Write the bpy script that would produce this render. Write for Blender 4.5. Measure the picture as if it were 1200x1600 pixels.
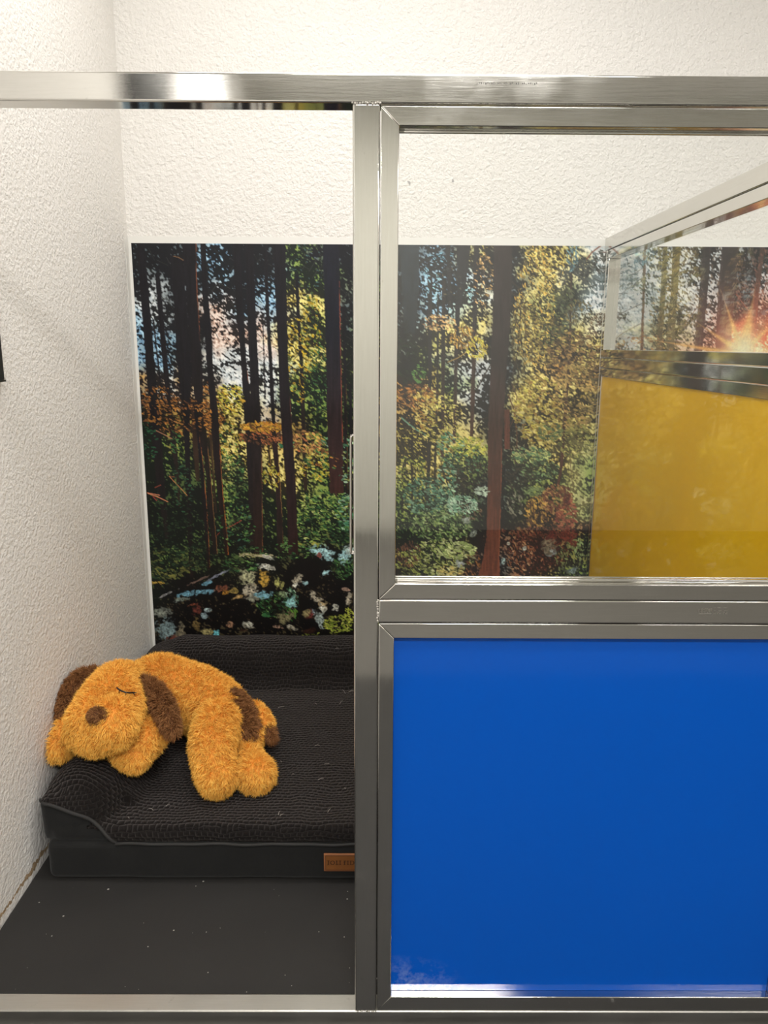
import bpy, bmesh, math, random
import numpy as np
from mathutils import Vector, Matrix
from mathutils.bvhtree import BVHTree

for o in list(bpy.data.objects):
    bpy.data.objects.remove(o)
scene = bpy.context.scene
COL = scene.collection
random.seed(7)

# ------------------------------------------------------------------ camera
PITCH, YAW, ROLL, FPX = .2133, .005, .0059, 1202.5
cp, sp, cy_, sy_ = math.cos(PITCH), math.sin(PITCH), math.cos(YAW), math.sin(YAW)
fwd = Vector((sy_*cp, cy_*cp, -sp)); rgt = Vector((cy_, -sy_, 0)); upv = Vector((sy_*sp, cy_*sp, cp))
cr, sr = math.cos(ROLL), math.sin(ROLL)
r2 = rgt*cr+upv*sr; u2 = upv*cr-rgt*sr
cam_data = bpy.data.cameras.new('camera')
cam_data.sensor_fit = 'VERTICAL'; cam_data.sensor_height = 36; cam_data.lens = FPX/1600*36
cam_data.clip_start = .02; cam_data.clip_end = 60
cam = bpy.data.objects.new('camera', cam_data); COL.objects.link(cam)
mw = Matrix((r2, u2, -fwd)).transposed().to_4x4(); mw.translation = Vector((0, 0, 1.2485))
cam.matrix_world = mw
scene.camera = cam

# ------------------------------------------------------------------ world, lights, exposure
world = bpy.data.worlds.new('world'); scene.world = world; world.use_nodes = True
world.node_tree.nodes['Background'].inputs[0].default_value = (.9, .95, 1, 1)
world.node_tree.nodes['Background'].inputs[1].default_value = .15

ROOM_X0, ROOM_X1, ROOM_Y0, ROOM_Y1, ROOM_Z = -.8231, 3.2, -2.75, 2.6276, 2.75
LIGHTS = [  # x, y, length x, length y, watts
    (.15, -1.35, 1.2, .3, 62), (.15, .15, 1.2, .3, 12), (-.05, 1.75, 1.2, .3, 14.5), (2.2, 1.2, 1.2, .3, 14), (2.2, -1.2, 1.2, .3, 16)]
def area_light(x, y, lx, ly, w):  # ceiling lamp out of view, added to light the room
    d = bpy.data.lights.new('added_ceiling_lamp', 'AREA'); d.shape = 'RECTANGLE'; d.size = lx; d.size_y = ly
    d.energy = w; d.color = (1, .975, .94)
    o = bpy.data.objects.new('added_ceiling_lamp', d); COL.objects.link(o); o.location = (x, y, ROOM_Z-.045)
for a in LIGHTS: area_light(*a)

scene.view_settings.view_transform = 'Standard'; scene.view_settings.look = 'None'
scene.view_settings.gamma = 1; scene.view_settings.use_curve_mapping = False
scene.view_settings.exposure = 0.43

# ------------------------------------------------------------------ helpers
def lin(c):
    return tuple((v/255/12.92 if v/255 <= .04045 else ((v/255+.055)/1.055)**2.4) for v in c)
def tag(o, label, cat, group=None, kind=None):
    o['label'] = label; o['category'] = cat
    if group: o['group'] = group
    if kind: o['kind'] = kind
    return o
def empty(name, loc=(0, 0, 0)):
    o = bpy.data.objects.new(name, None); COL.objects.link(o); o.location = loc; o.empty_display_size = .05
    return o
def link_mesh(name, me, mats, parent=None, smooth=False):
    o = bpy.data.objects.new(name, me); COL.objects.link(o)
    for m in (mats if isinstance(mats, (list, tuple)) else [mats]): me.materials.append(m)
    if smooth:
        me.polygons.foreach_set('use_smooth', [True]*len(me.polygons))
    if parent:
        o.parent = parent; w = Vector((0, 0, 0)); q = parent
        while q is not None: w += q.location; q = q.parent
        o.location = -w      # all meshes are modelled in room coordinates
    return o
def from_bm(name, bm, mats, parent=None, smooth=False):
    bmesh.ops.recalc_face_normals(bm, faces=bm.faces[:])
    me = bpy.data.meshes.new(name)
    wide = [min(e.calc_length() for e in f.edges) > .0045 for f in bm.faces] if smooth == 'edges' else None
    bm.to_mesh(me); bm.free()
    o = link_mesh(name, me, mats, parent, bool(smooth))
    if wide: me.polygons.foreach_set('use_smooth', [not w for w in wide])
    return o
def bm_prism(pts, axis, a, b, bev=0, bm=None, seg=2):
    """polygon given in the two other axes, extruded along axis from a to b"""
    own = bmesh.new()
    def P(p, t):
        v = list(p); v.insert(axis, t); return v
    va = [own.verts.new(P(p, a)) for p in pts]; vb = [own.verts.new(P(p, b)) for p in pts]
    own.faces.new(va); own.faces.new(vb[::-1])
    n = len(pts)
    for i in range(n): own.faces.new((va[i], vb[i], vb[(i+1) % n], va[(i+1) % n]))
    bmesh.ops.recalc_face_normals(own, faces=own.faces[:])
    if bev: bmesh.ops.bevel(own, geom=own.edges[:], offset=bev, segments=seg, profile=.5, affect='EDGES')
    if bm is None: return own
    me = bpy.data.meshes.new('t'); own.to_mesh(me); own.free(); bm.from_mesh(me); bpy.data.meshes.remove(me)
    return bm
def bm_box(x0, x1, y0, y1, z0, z1, bev=0, bm=None, seg=2):
    return bm_prism([(x0, z0), (x1, z0), (x1, z1), (x0, z1)], 1, y0, y1, bev, bm, seg)
def tube_mesh(pts, r, n=8):
    bm = bmesh.new(); rings = []
    P = [Vector(p) for p in pts]
    for i, p in enumerate(P):
        t = (P[min(i+1, len(P)-1)]-P[max(i-1, 0)]).normalized()
        ref = Vector((0, 0, 1)) if abs(t.z) < .9 else Vector((1, 0, 0))
        s = t.cross(ref).normalized(); u = s.cross(t)
        rr = r[i] if isinstance(r, (list, tuple)) else r
        rings.append([bm.verts.new(p+(s*math.cos(k*2*math.pi/n)+u*math.sin(k*2*math.pi/n))*rr) for k in range(n)])
    for a, b in zip(rings, rings[1:]):
        for k in range(n): bm.faces.new((a[k], a[(k+1) % n], b[(k+1) % n], b[k]))
    bm.faces.new(rings[0]); bm.faces.new(rings[-1][::-1])
    return bm
def resample(pts, n):
    P = [Vector(p) for p in pts]; out = []
    for i in range(n):
        t = i/(n-1)*(len(P)-1); k = min(int(t), len(P)-2); f = t-k
        p0, p1, p2, p3 = P[max(k-1, 0)], P[k], P[k+1], P[min(k+2, len(P)-1)]
        out.append(.5*((2*p1)+(p2-p0)*f+(2*p0-5*p1+4*p2-p3)*f*f+(3*p1-p0-3*p2+p3)*f**3))
    return out

# ------------------------------------------------------------------ materials
class NT:
    def __init__(s, name):
        s.m = bpy.data.materials.new(name); s.m.use_nodes = True; s.t = s.m.node_tree
        s.b = s.t.nodes['Principled BSDF']; s.out = s.t.nodes['Material Output']
    def n(s, typ, **kw):
        nd = s.t.nodes.new(typ)
        for k, v in kw.items():
            if k.startswith('i_'):
                nd.inputs[k[2:].replace('_', ' ')].default_value = v
            else: setattr(nd, k, v)
        return nd
    def l(s, a, b): s.t.links.new(a, b)
    def coord(s, scale=(1, 1, 1)):
        g = s.n('ShaderNodeNewGeometry'); mp = s.n('ShaderNodeMapping'); mp.inputs['Scale'].default_value = scale
        s.l(g.outputs['Position'], mp.inputs[0]); return mp.outputs[0]
    def noise(s, scale, detail=3, vec=None, rough=.5):
        nd = s.n('ShaderNodeTexNoise'); nd.inputs['Scale'].default_value = scale
        nd.inputs['Detail'].default_value = detail; nd.inputs['Roughness'].default_value = rough
        s.l(vec if vec is not None else s.coord(), nd.inputs['Vector']); return nd.outputs['Fac']
    def ramp(s, fac, stops):
        r = s.n('ShaderNodeValToRGB'); e = r.color_ramp.elements
        while len(e) < len(stops): e.new(.5)
        for k, (p, c) in enumerate(stops):
            e[k].position = p; e[k].color = (c, c, c, 1) if isinstance(c, (int, float)) else (*c, 1)
        s.l(fac, r.inputs[0]); return r.outputs[0]
    def math(s, op, a, b=None, c=None):
        nd = s.n('ShaderNodeMath', operation=op)
        for k, v in enumerate((a, b, c)):
            if v is None: continue
            if isinstance(v, (int, float)): nd.inputs[k].default_value = v
            else: s.l(v, nd.inputs[k])
        return nd.outputs[0]
    def mix(s, fac, a, b):
        nd = s.n('ShaderNodeMix', data_type='RGBA')
        for k, v in ((0, fac), (6, a), (7, b)):
            if isinstance(v, (int, float)): nd.inputs[k].default_value = v
            elif isinstance(v, tuple): nd.inputs[k].default_value = (*v, 1)
            else: s.l(v, nd.inputs[k])
        return nd.outputs[2]
    def bump(s, h, strength=.5, dist=.002):
        nd = s.n('ShaderNodeBump'); nd.inputs['Strength'].default_value = strength; nd.inputs['Distance'].default_value = dist
        s.l(h, nd.inputs['Height']); s.l(nd.outputs[0], s.b.inputs['Normal'])
    def set(s, color=None, rough=None, metal=None, spec=None):
        if color is not None: s.b.inputs['Base Color'].default_value = (*color, 1)
        if rough is not None: s.b.inputs['Roughness'].default_value = rough
        if metal is not None: s.b.inputs['Metallic'].default_value = metal
        if spec is not None: s.b.inputs['Specular IOR Level'].default_value = spec
        return s

def plaster(name, chips=False):
    t = NT(name); t.set(rough=.8, spec=.25)
    a = t.noise(85, 3, rough=.6); b = t.noise(210, 2); v = t.n('ShaderNodeTexVoronoi', feature='SMOOTH_F1'); v.inputs['Scale'].default_value = 95
    t.l(t.coord(), v.inputs['Vector'])
    h = t.math('ADD', t.ramp(a, [(.35, 0.), (.68, 1.)]), t.math('MULTIPLY', b, .5))
    h = t.math('ADD', h, t.math('MULTIPLY', v.outputs['Distance'], -.5))
    t.bump(h, .55 if chips else .8, .0027)
    base = t.mix(t.noise(1.6, 3), (.80, .775, .735), (.85, .83, .795))
    if chips:   # flaked paint along the foot of the wall
        g = t.n('ShaderNodeNewGeometry'); x = t.n('ShaderNodeSeparateXYZ'); t.l(g.outputs['Position'], x.inputs[0])
        wob = t.math('MULTIPLY', t.math('SUBTRACT', t.noise(34, 4, rough=.65), .5), .05)
        zc = t.math('SUBTRACT', t.math('ADD', x.outputs[2], wob), .026)
        band = t.math('LESS_THAN', t.math('ABSOLUTE', zc), t.math('MULTIPLY', t.noise(11, 3), .0125))
        chip = t.mix(t.noise(130, 3), (.30, .19, .10), (.50, .38, .24))
        inside = t.math('GREATER_THAN', x.outputs[1], 1.3)
        f = t.math('MULTIPLY', band, inside)
        base = t.mix(f, base, chip)
    t.l(base, t.b.inputs['Base Color'])
    return t.m
M_WALL = plaster('textured_plaster'); M_WALL_CHIP = plaster('textured_plaster_chipped', True)

def steel(name, stretch, worn=0.):
    t = NT(name); t.set(metal=1)
    sc = [70., 70., 70.]; sc[stretch] = 3.
    n1 = t.noise(5, 5, t.coord(tuple(sc)), .65)
    n2 = t.noise(9, 4, rough=.6)
    n3 = t.noise(60, 3, rough=.7)
    r = t.math('ADD', t.math('MULTIPLY', n1, .07), t.math('MULTIPLY', t.ramp(n2, [(.45, 0.), (.75, 1.)]), .08))
    r = t.math('ADD', r, .030+worn)
    t.l(r, t.b.inputs['Roughness'])
    c = t.mix(t.ramp(n3, [(.66, 0.), (.74, 1.)]), (.64, .625, .585), (.50, .485, .45))
    c = t.mix(t.ramp(n1, [(.3, 0.), (.8, 1.)]), c, (.70, .685, .65))
    t.l(c, t.b.inputs['Base Color'])
    t.bump(t.math('ADD', t.math('MULTIPLY', n1, .25), t.noise(7, 2)), .16, .0012)
    return t.m
M_WORN = steel('worn_steel', 0, .26)
M_SX, M_SY, M_SZ = steel('brushed_steel_across', 0), steel('brushed_steel_deep', 1), steel('brushed_steel_upright', 2)
t = NT('weld_bead'); t.set((.55, .52, .48), .28, 1); t.bump(t.noise(300, 2), .6, .001); M_WELD = t.m

def glass(name):
    t = NT(name); t.t.nodes.remove(t.b)
    g = t.n('ShaderNodeNewGeometry'); ior = t.n('ShaderNodeMix', data_type='FLOAT')
    t.l(g.outputs['Backfacing'], ior.inputs[0]); ior.inputs[2].default_value = 1.5; ior.inputs[3].default_value = 1/1.5
    fr = t.n('ShaderNodeFresnel'); t.l(ior.outputs[0], fr.inputs[0])
    tr = t.n('ShaderNodeBsdfTransparent'); tr.inputs[0].default_value = (.985, .99, .985, 1)
    gl = t.n('ShaderNodeBsdfGlossy'); gl.inputs['Roughness'].default_value = .012; gl.inputs[0].default_value = (1, 1, 1, 1)
    mx = t.n('ShaderNodeMixShader'); t.l(fr.outputs[0], mx.inputs[0]); t.l(tr.outputs[0], mx.inputs[1]); t.l(gl.outputs[0], mx.inputs[2])
    t.l(mx.outputs[0], t.out.inputs[0]); return t.m
M_GLASS = glass('clear_pane')

def panel(name, col, col2, rough, dirt=False):
    t = NT(name); t.set(rough=rough, spec=.5)
    c = t.mix(t.noise(3, 3), col, col2)
    if dirt:   # dried splash marks in the low left corner
        g = t.n('ShaderNodeNewGeometry'); d = t.n('ShaderNodeVectorMath', operation='DISTANCE')
        mp = t.n('ShaderNodeMapping'); mp.inputs['Scale'].default_value = (1, 1, 1.5); t.l(g.outputs['Position'], mp.inputs[0])
        t.l(mp.outputs[0], d.inputs[0]); d.inputs[1].default_value = (.05, 1.215, .075*1.5)
        near = t.ramp(d.outputs['Value'], [(.0, 1.), (.115, 0.)])
        s = t.math('MULTIPLY', near, t.ramp(t.noise(38, 5, rough=.7), [(.44, 0.), (.62, 1.)]))
        c = t.mix(t.math('MULTIPLY', s, .45), c, (.35, .42, .62))
    t.l(c, t.b.inputs['Base Color'])
    return t.m
M_BLUE = panel('blue_plastic', (.0, .078, .45), (.0, .083, .48), .09, True)
M_YELLOW = panel('yellow_plastic', (.72, .41, .0), (.75, .43, .0), .02)

t = NT('black_rubber'); t.set(rough=.62, spec=.3)
v = t.n('ShaderNodeTexVoronoi'); v.inputs['Scale'].default_value = 70; t.l(t.coord((1, 1, .01)), v.inputs['Vector'])
sep = t.n('ShaderNodeSeparateColor'); t.l(v.outputs['Color'], sep.inputs[0])
pick = t.math('GREATER_THAN', sep.outputs[0], .86); size = t.math('ADD', t.math('MULTIPLY', t.math('POWER', sep.outputs[1], 3.), .13), .05)
spk = t.math('MULTIPLY', pick, t.math('LESS_THAN', v.outputs['Distance'], size))
base = t.mix(t.noise(5, 5, rough=.65), (.018, .0172, .0165), (.029, .0275, .026))
t.l(t.mix(spk, base, (.42, .40, .36)), t.b.inputs['Base Color']); t.bump(t.noise(240, 2), .25, .001)
M_RUBBER = t.m
t = NT('grey_resin_floor'); t.set(rough=.55, spec=.3); t.l(t.mix(t.noise(9, 4), (.085, .081, .074), (.115, .109, .10)), t.b.inputs['Base Color']); M_FLOOR = t.m
t = NT('white_ceiling'); t.set((.82, .81, .79), .85); M_CEIL = t.m
t = NT('black_satin'); t.set((.012, .013, .015), .35); t.bump(t.noise(200, 2), .1, .001); M_BLACK = t.m
t = NT('white_lamp_body'); t.set((.8, .8, .8), .4); M_LAMP = t.m

def plush_cover():
    t = NT('black_nub_plush'); t.set(rough=.95, spec=.08)
    t.b.inputs['Sheen Weight'].default_value = .25; t.b.inputs['Sheen Roughness'].default_value = .5; t.b.inputs['Sheen Tint'].default_value = (.45, .40, .38, 1)
    wob = t.n('ShaderNodeTexNoise'); wob.inputs['Scale'].default_value = 14
    co = t.coord((1, 1, 1)); t.l(co, wob.inputs['Vector'])
    va = t.n('ShaderNodeVectorMath', operation='MULTIPLY_ADD'); t.l(wob.outputs['Color'], va.inputs[0]); va.inputs[1].default_value = (.030,)*3; t.l(co, va.inputs[2])
    sx = t.n('ShaderNodeSeparateXYZ'); t.l(va.outputs[0], sx.inputs[0]); X_, Y_, Z_ = sx.outputs[0], sx.outputs[1], sx.outputs[2]
    def hump(x):
        f = t.math('ABSOLUTE', t.math('SUBTRACT', t.math('MULTIPLY', t.math('FRACT', x), 2.), 1.))
        return t.math('SUBTRACT', 1., t.math('POWER', f, 2.2))
    def nubs(u, v):     # staggered rows of popcorn nubs
        vv = t.math('DIVIDE', v, .0118); uu = t.math('ADD', t.math('DIVIDE', u, .0142), t.math('MULTIPLY', t.math('FLOOR', vv), .5))
        return t.math('POWER', t.math('MAXIMUM', t.math('MULTIPLY', hump(uu), hump(vv)), .0), .55)
    gn = t.n('ShaderNodeNewGeometry'); sn = t.n('ShaderNodeSeparateXYZ'); t.l(gn.outputs['Normal'], sn.inputs[0])
    wts = [t.math('POWER', t.math('ABSOLUTE', sn.outputs[i]), 6.) for i in range(3)]; tot = t.math('ADD', t.math('ADD', wts[0], wts[1]), wts[2])
    acc = t.math('ADD', t.math('ADD', t.math('MULTIPLY', nubs(Y_, Z_), wts[0]), t.math('MULTIPLY', nubs(X_, Z_), wts[1])), t.math('MULTIPLY', nubs(X_, Y_), wts[2]))
    nub = t.math('DIVIDE', acc, tot)
    h = t.math('ADD', nub, t.math('MULTIPLY', t.noise(420, 2), .25))
    t.bump(h, 1., .0062)
    t.l(t.mix(t.noise(3, 3), (.008, .0069, .0066), (.0145, .0122, .0115)), t.b.inputs['Base Color'])
    return t.m
M_PLUSH = plush_cover()
t = NT('black_microfibre'); t.set(rough=.85, spec=.15); t.b.inputs['Sheen Weight'].default_value = .12
t.l(t.mix(t.noise(12, 4), (.010, .010, .010), (.018, .018, .0175)), t.b.inputs['Base Color']); t.bump(t.math('ADD', t.noise(18, 3), t.math('MULTIPLY', t.noise(500, 2), .08)), .5, .006); M_SUEDE = t.m
t = NT('black_piping'); t.set((.022, .021, .020), .8); M_PIPE = t.m
t = NT('tan_leather'); t.set(rough=.45); t.l(t.mix(t.noise(60, 4), (.20, .072, .016), (.27, .10, .026)), t.b.inputs['Base Color']); t.bump(t.noise(300, 3), .2, .001); M_LEATHER = t.m
t = NT('leather_edge'); t.set((.33, .125, .045), .5); M_LEATHER_EDGE = t.m
t = NT('burnt_lettering'); t.set((.055, .018, .008), .6); M_LETTER = t.m
t = NT('pale_hair'); t.set((.55, .5, .44), .6); M_HAIR = t.m

def fur(name, a, b):
    t = NT(name); t.set(rough=.75, spec=.12)
    t.b.inputs['Sheen Weight'].default_value = .35; t.b.inputs['Sheen Tint'].default_value = (*b, 1)
    n = t.noise(160, 3); t.l(t.mix(t.ramp(n, [(.3, 0.), (.7, 1.)]), a, b), t.b.inputs['Base Color']); return t.m
M_FUR = fur('orange_plush', (.98, .46, .065), (1., .63, .15))
M_BROWN = fur('brown_plush', (.20, .085, .030), (.36, .17, .070))
M_SKIN = fur('orange_plush_backing', (.85, .36, .06), (.90, .42, .09))
M_SKINB = fur('brown_plush_backing', (.10, .04, .018), (.14, .06, .025))

# ------------------------------------------------------------------ the room
def struct(name, bm, mat):
    o = from_bm(name, bm, mat); o['kind'] = 'structure'; return o
X0, X1, Y0, Y1, Z1 = ROOM_X0, ROOM_X1, ROOM_Y0, ROOM_Y1, ROOM_Z
struct('wall_left', bm_box(X0-.1, X0, Y0-.1, Y1+.1, -.1, Z1+.1), M_WALL_CHIP)
struct('wall_back', bm_box(X0, X1, Y1, Y1+.1, -.1, Z1+.1), M_WALL)
struct('wall_right', bm_box(X1, X1+.1, Y0-.1, Y1+.1, -.1, Z1+.1), M_WALL)
t = NT('beige_wall_paint'); t.set((.49, .485, .435), .7); struct('wall_front', bm_box(X0, X1, Y0-.1, Y0, -.1, Z1+.1), t.m)
struct('floor', bm_box(X0, X1, Y0, Y1, -.1, 0), M_FLOOR)
struct('ceiling', bm_box(X0, X1, Y0, Y1, Z1, Z1+.1), M_CEIL)

# ------------------------------------------------------------------ kennel front: welded steel square tube
FY = 1.2
frame = empty('kennel_frame', (.34, FY+.02, 0))
tag(frame, 'welded square steel tube kennel front standing across the whole picture', 'kennel frame')
XR = 1.92
TW = .0016
POSTS = [(-.0426, -.0026), (.7532, .7932), (1.88, XR)]
TOP = (1.5872, 1.6262); MID = (.8016, .8418); BOT = (0., .040)
def part_box(name, a, mat, parent, bev=.0028): return from_bm(name, bm_box(*a, bev, None, 3), mat, parent, 'edges')
part_box('top_rail', (X0+.001, XR, FY, FY+.04, *TOP), M_SX, frame)
part_box('bottom_rail', (X0+.001, XR, FY, FY+.04, *BOT), M_WORN, frame)
part_box('middle_rail', (POSTS[0][1]+.0004, POSTS[1][0]-.0004, FY, FY+.04, *MID), M_SX, frame)
for a, b in POSTS: part_box('post', (a, b, FY, FY+.04, BOT[1]+.0003, TOP[0]-.0003), M_SZ, frame)
def weld(p, q, r=.0019):
    bm = bmesh.new(); p = Vector(p); q = Vector(q); L = (q-p).length; n = max(3, int(L/.0034))
    for i in range(n+1):
        c = p.lerp(q, i/n)+Vector((random.uniform(-1, 1), random.uniform(-.3, .3), random.uniform(-1, 1)))*.0008
        bmesh.ops.create_icosphere(bm, subdivisions=2, radius=r*random.uniform(.75, 1.25), matrix=Matrix.Translation(c))
    return from_bm('weld_seam', bm, M_WELD, frame, True)
weld((-.0426, FY+.0003, TOP[0]), (-.0026, FY+.0003, TOP[0]))
weld((-.0032, FY+.0003, MID[0]+.001), (-.0032, FY+.0003, MID[1]-.001))
weld((-.0400, FY+.0003, BOT[1]), (-.0040, FY+.0003, BOT[1]), .0014)
# latch keeper on the open side of the post
pts = resample([(-.0424, FY+.021, 1.1085), (-.0455, FY+.021, 1.1075), (-.0472, FY+.021, 1.100), (-.0475, FY+.021, 1.02), (-.0478, FY+.021, .925), (-.0470, FY+.021, .9165), (-.0424, FY+.021, .9155)], 24)
kb = bmesh.new()
for o_ in (-.006, -.003, 0, .003, .006):
    b_ = tube_mesh([p+Vector((0, o_, 0)) for p in pts], .0017, 8); me = bpy.data.meshes.new('t'); b_.to_mesh(me); b_.free(); kb.from_mesh(me)
k = from_bm('latch_keeper', kb, M_WELD, frame, True); k['label'] = 'slim bright steel latch keeper'
# stamped tube marking on the middle rail
sb = bmesh.new(); zx = .5245; zz = MID[0]+.024
for i in range(9):
    w = [.008, .006, .010][i % 3]*.55
    bm_box(zx+i*.0025, zx+i*.0025+.0016, FY-.0003, FY+.0004, zz-.004+(i % 2)*.002, zz+.002+(i % 3)*.001, 0, sb)
bm_box(zx, zx+.0215, FY-.0003, FY+.0004, zz-.0062, zz-.0054, 0, sb)
for i in range(13):
    for j in range(5):
        if (i*7+j*3+i*j) % 5 < 3: bm_box(zx+.025+i*.0019, zx+.0259+i*.0019, FY-.0003, FY+.0004, zz-.006+j*.0026, zz-.0051+j*.0026, 0, sb)
from_bm('stamped_marking', sb, M_WELD, frame)
sb = bmesh.new(); zz = TOP[0]+.0265
for i in range(30):
    x = .135+i*.0029
    bm_box(x, x+.0007+(i*5 % 3)*.0006, FY-.0002, FY+.0004, zz-.0012+(i*3 % 4)*.0004, zz+.0006+(i % 3)*.0006, 0, sb)
t = NT('faded_print'); t.set((.16, .155, .14), .6); from_bm('stamped_marking', sb, t.m, frame)

def mitred(parent, axis, a0, a1, z0, z1, w, d0, d1, mats, wb=None, wt=None):
    """picture-frame of four mitred tubes; axis = thickness direction"""
    wb = wb or w; wt = wt or w
    O = [(a0, z0), (a1, z0), (a1, z1), (a0, z1)]; I = [(a0+w, z0+wb), (a1-w, z0+wb), (a1-w, z1-wt), (a0+w, z1-wt)]
    for k, nm in enumerate(('lower_tube', 'side_tube', 'upper_tube', 'side_tube')):
        q = [O[k], O[(k+1) % 4], I[(k+1) % 4], I[k]]
        from_bm(nm, bm_prism(q, axis, d0, d1, .0013), mats[k % 2], parent, 'edges')
G = .0015
IX0, IX1 = POSTS[0][1]+G*.6, POSTS[1][0]-G*.6
# upper insert: glazed
win = empty('glazed_insert', ((IX0+IX1)/2, FY+.02, MID[1]))
tag(win, 'mitred steel framed clear pane above the blue panel', 'window panel')
mitred(win, 1, IX0, IX1, MID[1]+G*.4, TOP[0]-.0030, .0265, FY+.0004, FY+.0392, (M_SX, M_SZ))
gx0, gx1, gz0, gz1 = IX0+.0265, IX1-.0265, MID[1]+.0271, TOP[0]-.0295
from_bm('glass_pane', bm_box(gx0+.0008, gx1-.0008, FY+.0205, FY+.0245, gz0+.0008, gz1-.0008), M_GLASS, win)
def bead(parent, y0, y1, t=.006):
    for a in ((gx0, gx1, y0, y1, gz0, gz0+t), (gx0, gx1, y0, y1, gz1-t, gz1)):
        from_bm('glazing_bead', bm_box(*a, .0012), M_SX, parent, True)
    for a in ((gx0, gx0+t, y0, y1, gz0+t, gz1-t), (gx1-t, gx1, y0, y1, gz0+t, gz1-t)):
        from_bm('glazing_bead', bm_box(*a, .0012), M_SZ, parent, True)
for y0, y1 in ((FY+.013, FY+.0205), (FY+.0245, FY+.030)):
    from_bm('glazing_bead', bm_box(gx0, gx1, y0, y1, gz0-.0003, gz0+.0055, .0014), M_SX, win, True)
from_bm('glazing_bead', bm_box(gx0, gx1, FY+.0245, FY+.030, gz1-.0035, gz1+.0003, .0012), M_SX, win, True)
t = NT('grey_smear'); t.set((.42, .41, .39), .7)
for q in ([(.0372, 1.4868), (.0405, 1.4872), (.0430, 1.4850), (.0418, 1.4800), (.0398, 1.4835)], [(.1045, 1.4905), (.1068, 1.4890), (.1074, 1.4858), (.1036, 1.4853)]):
    o = from_bm('smear', bm_prism(q, 1, FY+.0200, FY+.0204), t.m, win); o['label'] = 'small grey smear on the pane'
# lower insert: blue
low = empty('solid_insert', ((IX0+IX1)/2, FY+.02, BOT[1]))
tag(low, 'mitred steel frame holding the large bright blue plastic panel', 'door panel')
mitred(low, 1, IX0, IX1, BOT[1]+.0015, MID[0]-.0010, .0255, FY+.0004, FY+.0392, (M_SX, M_SZ), .0300, .0260)
p_ = from_bm('blue_panel', bm_box(IX0+.0258, IX1-.0258, FY+.0155, FY+.0215, BOT[1]+.0318, MID[0]-.0273, .0005), M_BLUE, low); p_['label'] = 'bright blue plastic sheet'

# ------------------------------------------------------------------ partition running back to the wall
PX = .7262; PY0, PY1 = FY+.0402, Y1-.0015
pt = empty('kennel_partition', (PX+.02, (PY0+PY1)/2, 0))
tag(pt, 'steel side partition behind the clear pane with yellow lower panel', 'partition')
def pbox(nm, y0, y1, z0, z1, mat, bev=.0025): return from_bm(nm, bm_box(PX, PX+.04, y0, y1, z0, z1, bev), mat, pt, 'edges')
PT = (1.5525, 1.5865)
pbox('top_rail', PY0, PY1, 1.5520, 1.5925-.001, M_SY)
pbox('bottom_rail', PY0, PY1, 0.0, .040, M_SY)
pbox('post', PY1-.028, PY1, .0405, 1.5515, M_SZ); pbox('post', PY0, PY0+.03, .0405, 1.5515, M_SZ)
ya, yb = PY0+.031, PY1-.0292
pbox('middle_rail', ya, yb, 1.1800, 1.2130, M_SY)
mitred(pt, 0, ya, yb, 1.2142, 1.5505, .0255, PX+.0006, PX+.0394, (M_SY, M_SZ), .0250, .0270)
mitred(pt, 0, ya, yb, .0415, 1.1788, .0240, PX+.0006, PX+.0394, (M_SY, M_SZ), .03, .0262)
from_bm('glass_pane', bm_box(PX+.0205, PX+.0245, ya+.0262, yb-.0262, 1.2400, 1.5228), M_GLASS, pt)
p_ = from_bm('yellow_panel', bm_box(PX+.004, PX+.012, ya+.0246, yb-.0246, .0722, 1.1520, .0005), M_YELLOW, pt); p_['label'] = 'deep yellow plastic sheet'

# ------------------------------------------------------------------ rubber mat
mat = from_bm('rubber_mat', bm_box(X0+.003, PX-.002, FY+.0405, Y1-.003, .0003, .0043, .0008), M_RUBBER)
tag(mat, 'black rubber mat with white crumbs covering the kennel floor', 'mat')
# ------------------------------------------------------------------ box on the left wall
bb = bm_box(X0+.0002, X0+.011, 1.48, 1.688, 1.1715, 1.42, .0015)
bm_box(X0+.0002, X0+.013, 1.478, 1.690, 1.1670, 1.1712, .0006, bb)
tag(from_bm('wall_box', bb, M_BLACK), 'black box on the left wall cut by the left picture edge', 'wall box')

# ------------------------------------------------------------------ unseen things added nearer the viewer, for reflections in the steel
tag(from_bm('added_wall_screen', bm_box(X0+.0002, X0+.05, -.74, -.27, 1.86, 2.36, .004), M_BLACK), 'added unseen black flat screen high on the left wall in front of the kennel', 'screen')  # screen added for the dark patch mirrored in the top rail
t = NT('added_window_glow'); t.b.inputs['Base Color'].default_value = (.9, .95, 1, 1); t.b.inputs['Emission Color'].default_value = (.92, .96, 1, 1); t.b.inputs['Emission Strength'].default_value = 2.6
wf = bmesh.new()
for a in ((-1.62, -1.12, 2.02, 2.05), (-1.62, -1.12, 2.47, 2.50), (-1.62, -1.59, 2.05, 2.47), (-1.15, -1.12, 2.05, 2.47)): bm_box(X0, X0+.03, *a, .002, wf)
w_ = struct('added_window_1', wf, M_LAMP); g_ = from_bm('added_glow_pane', bm_box(X0, X0+.012, -1.59, -1.15, 2.05, 2.47), t.m, w_)  # glowing window added for the rail highlight and soft side light
m2 = from_bm('rubber_mat', bm_box(-.75, 1.8, -.35, 1.18, .0003, .0093, .001), M_RUBBER)  # runner added to darken what the lower steel reflects
tag(m2, 'added unseen black rubber runner on the room floor outside the kennel front', 'mat')

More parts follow.
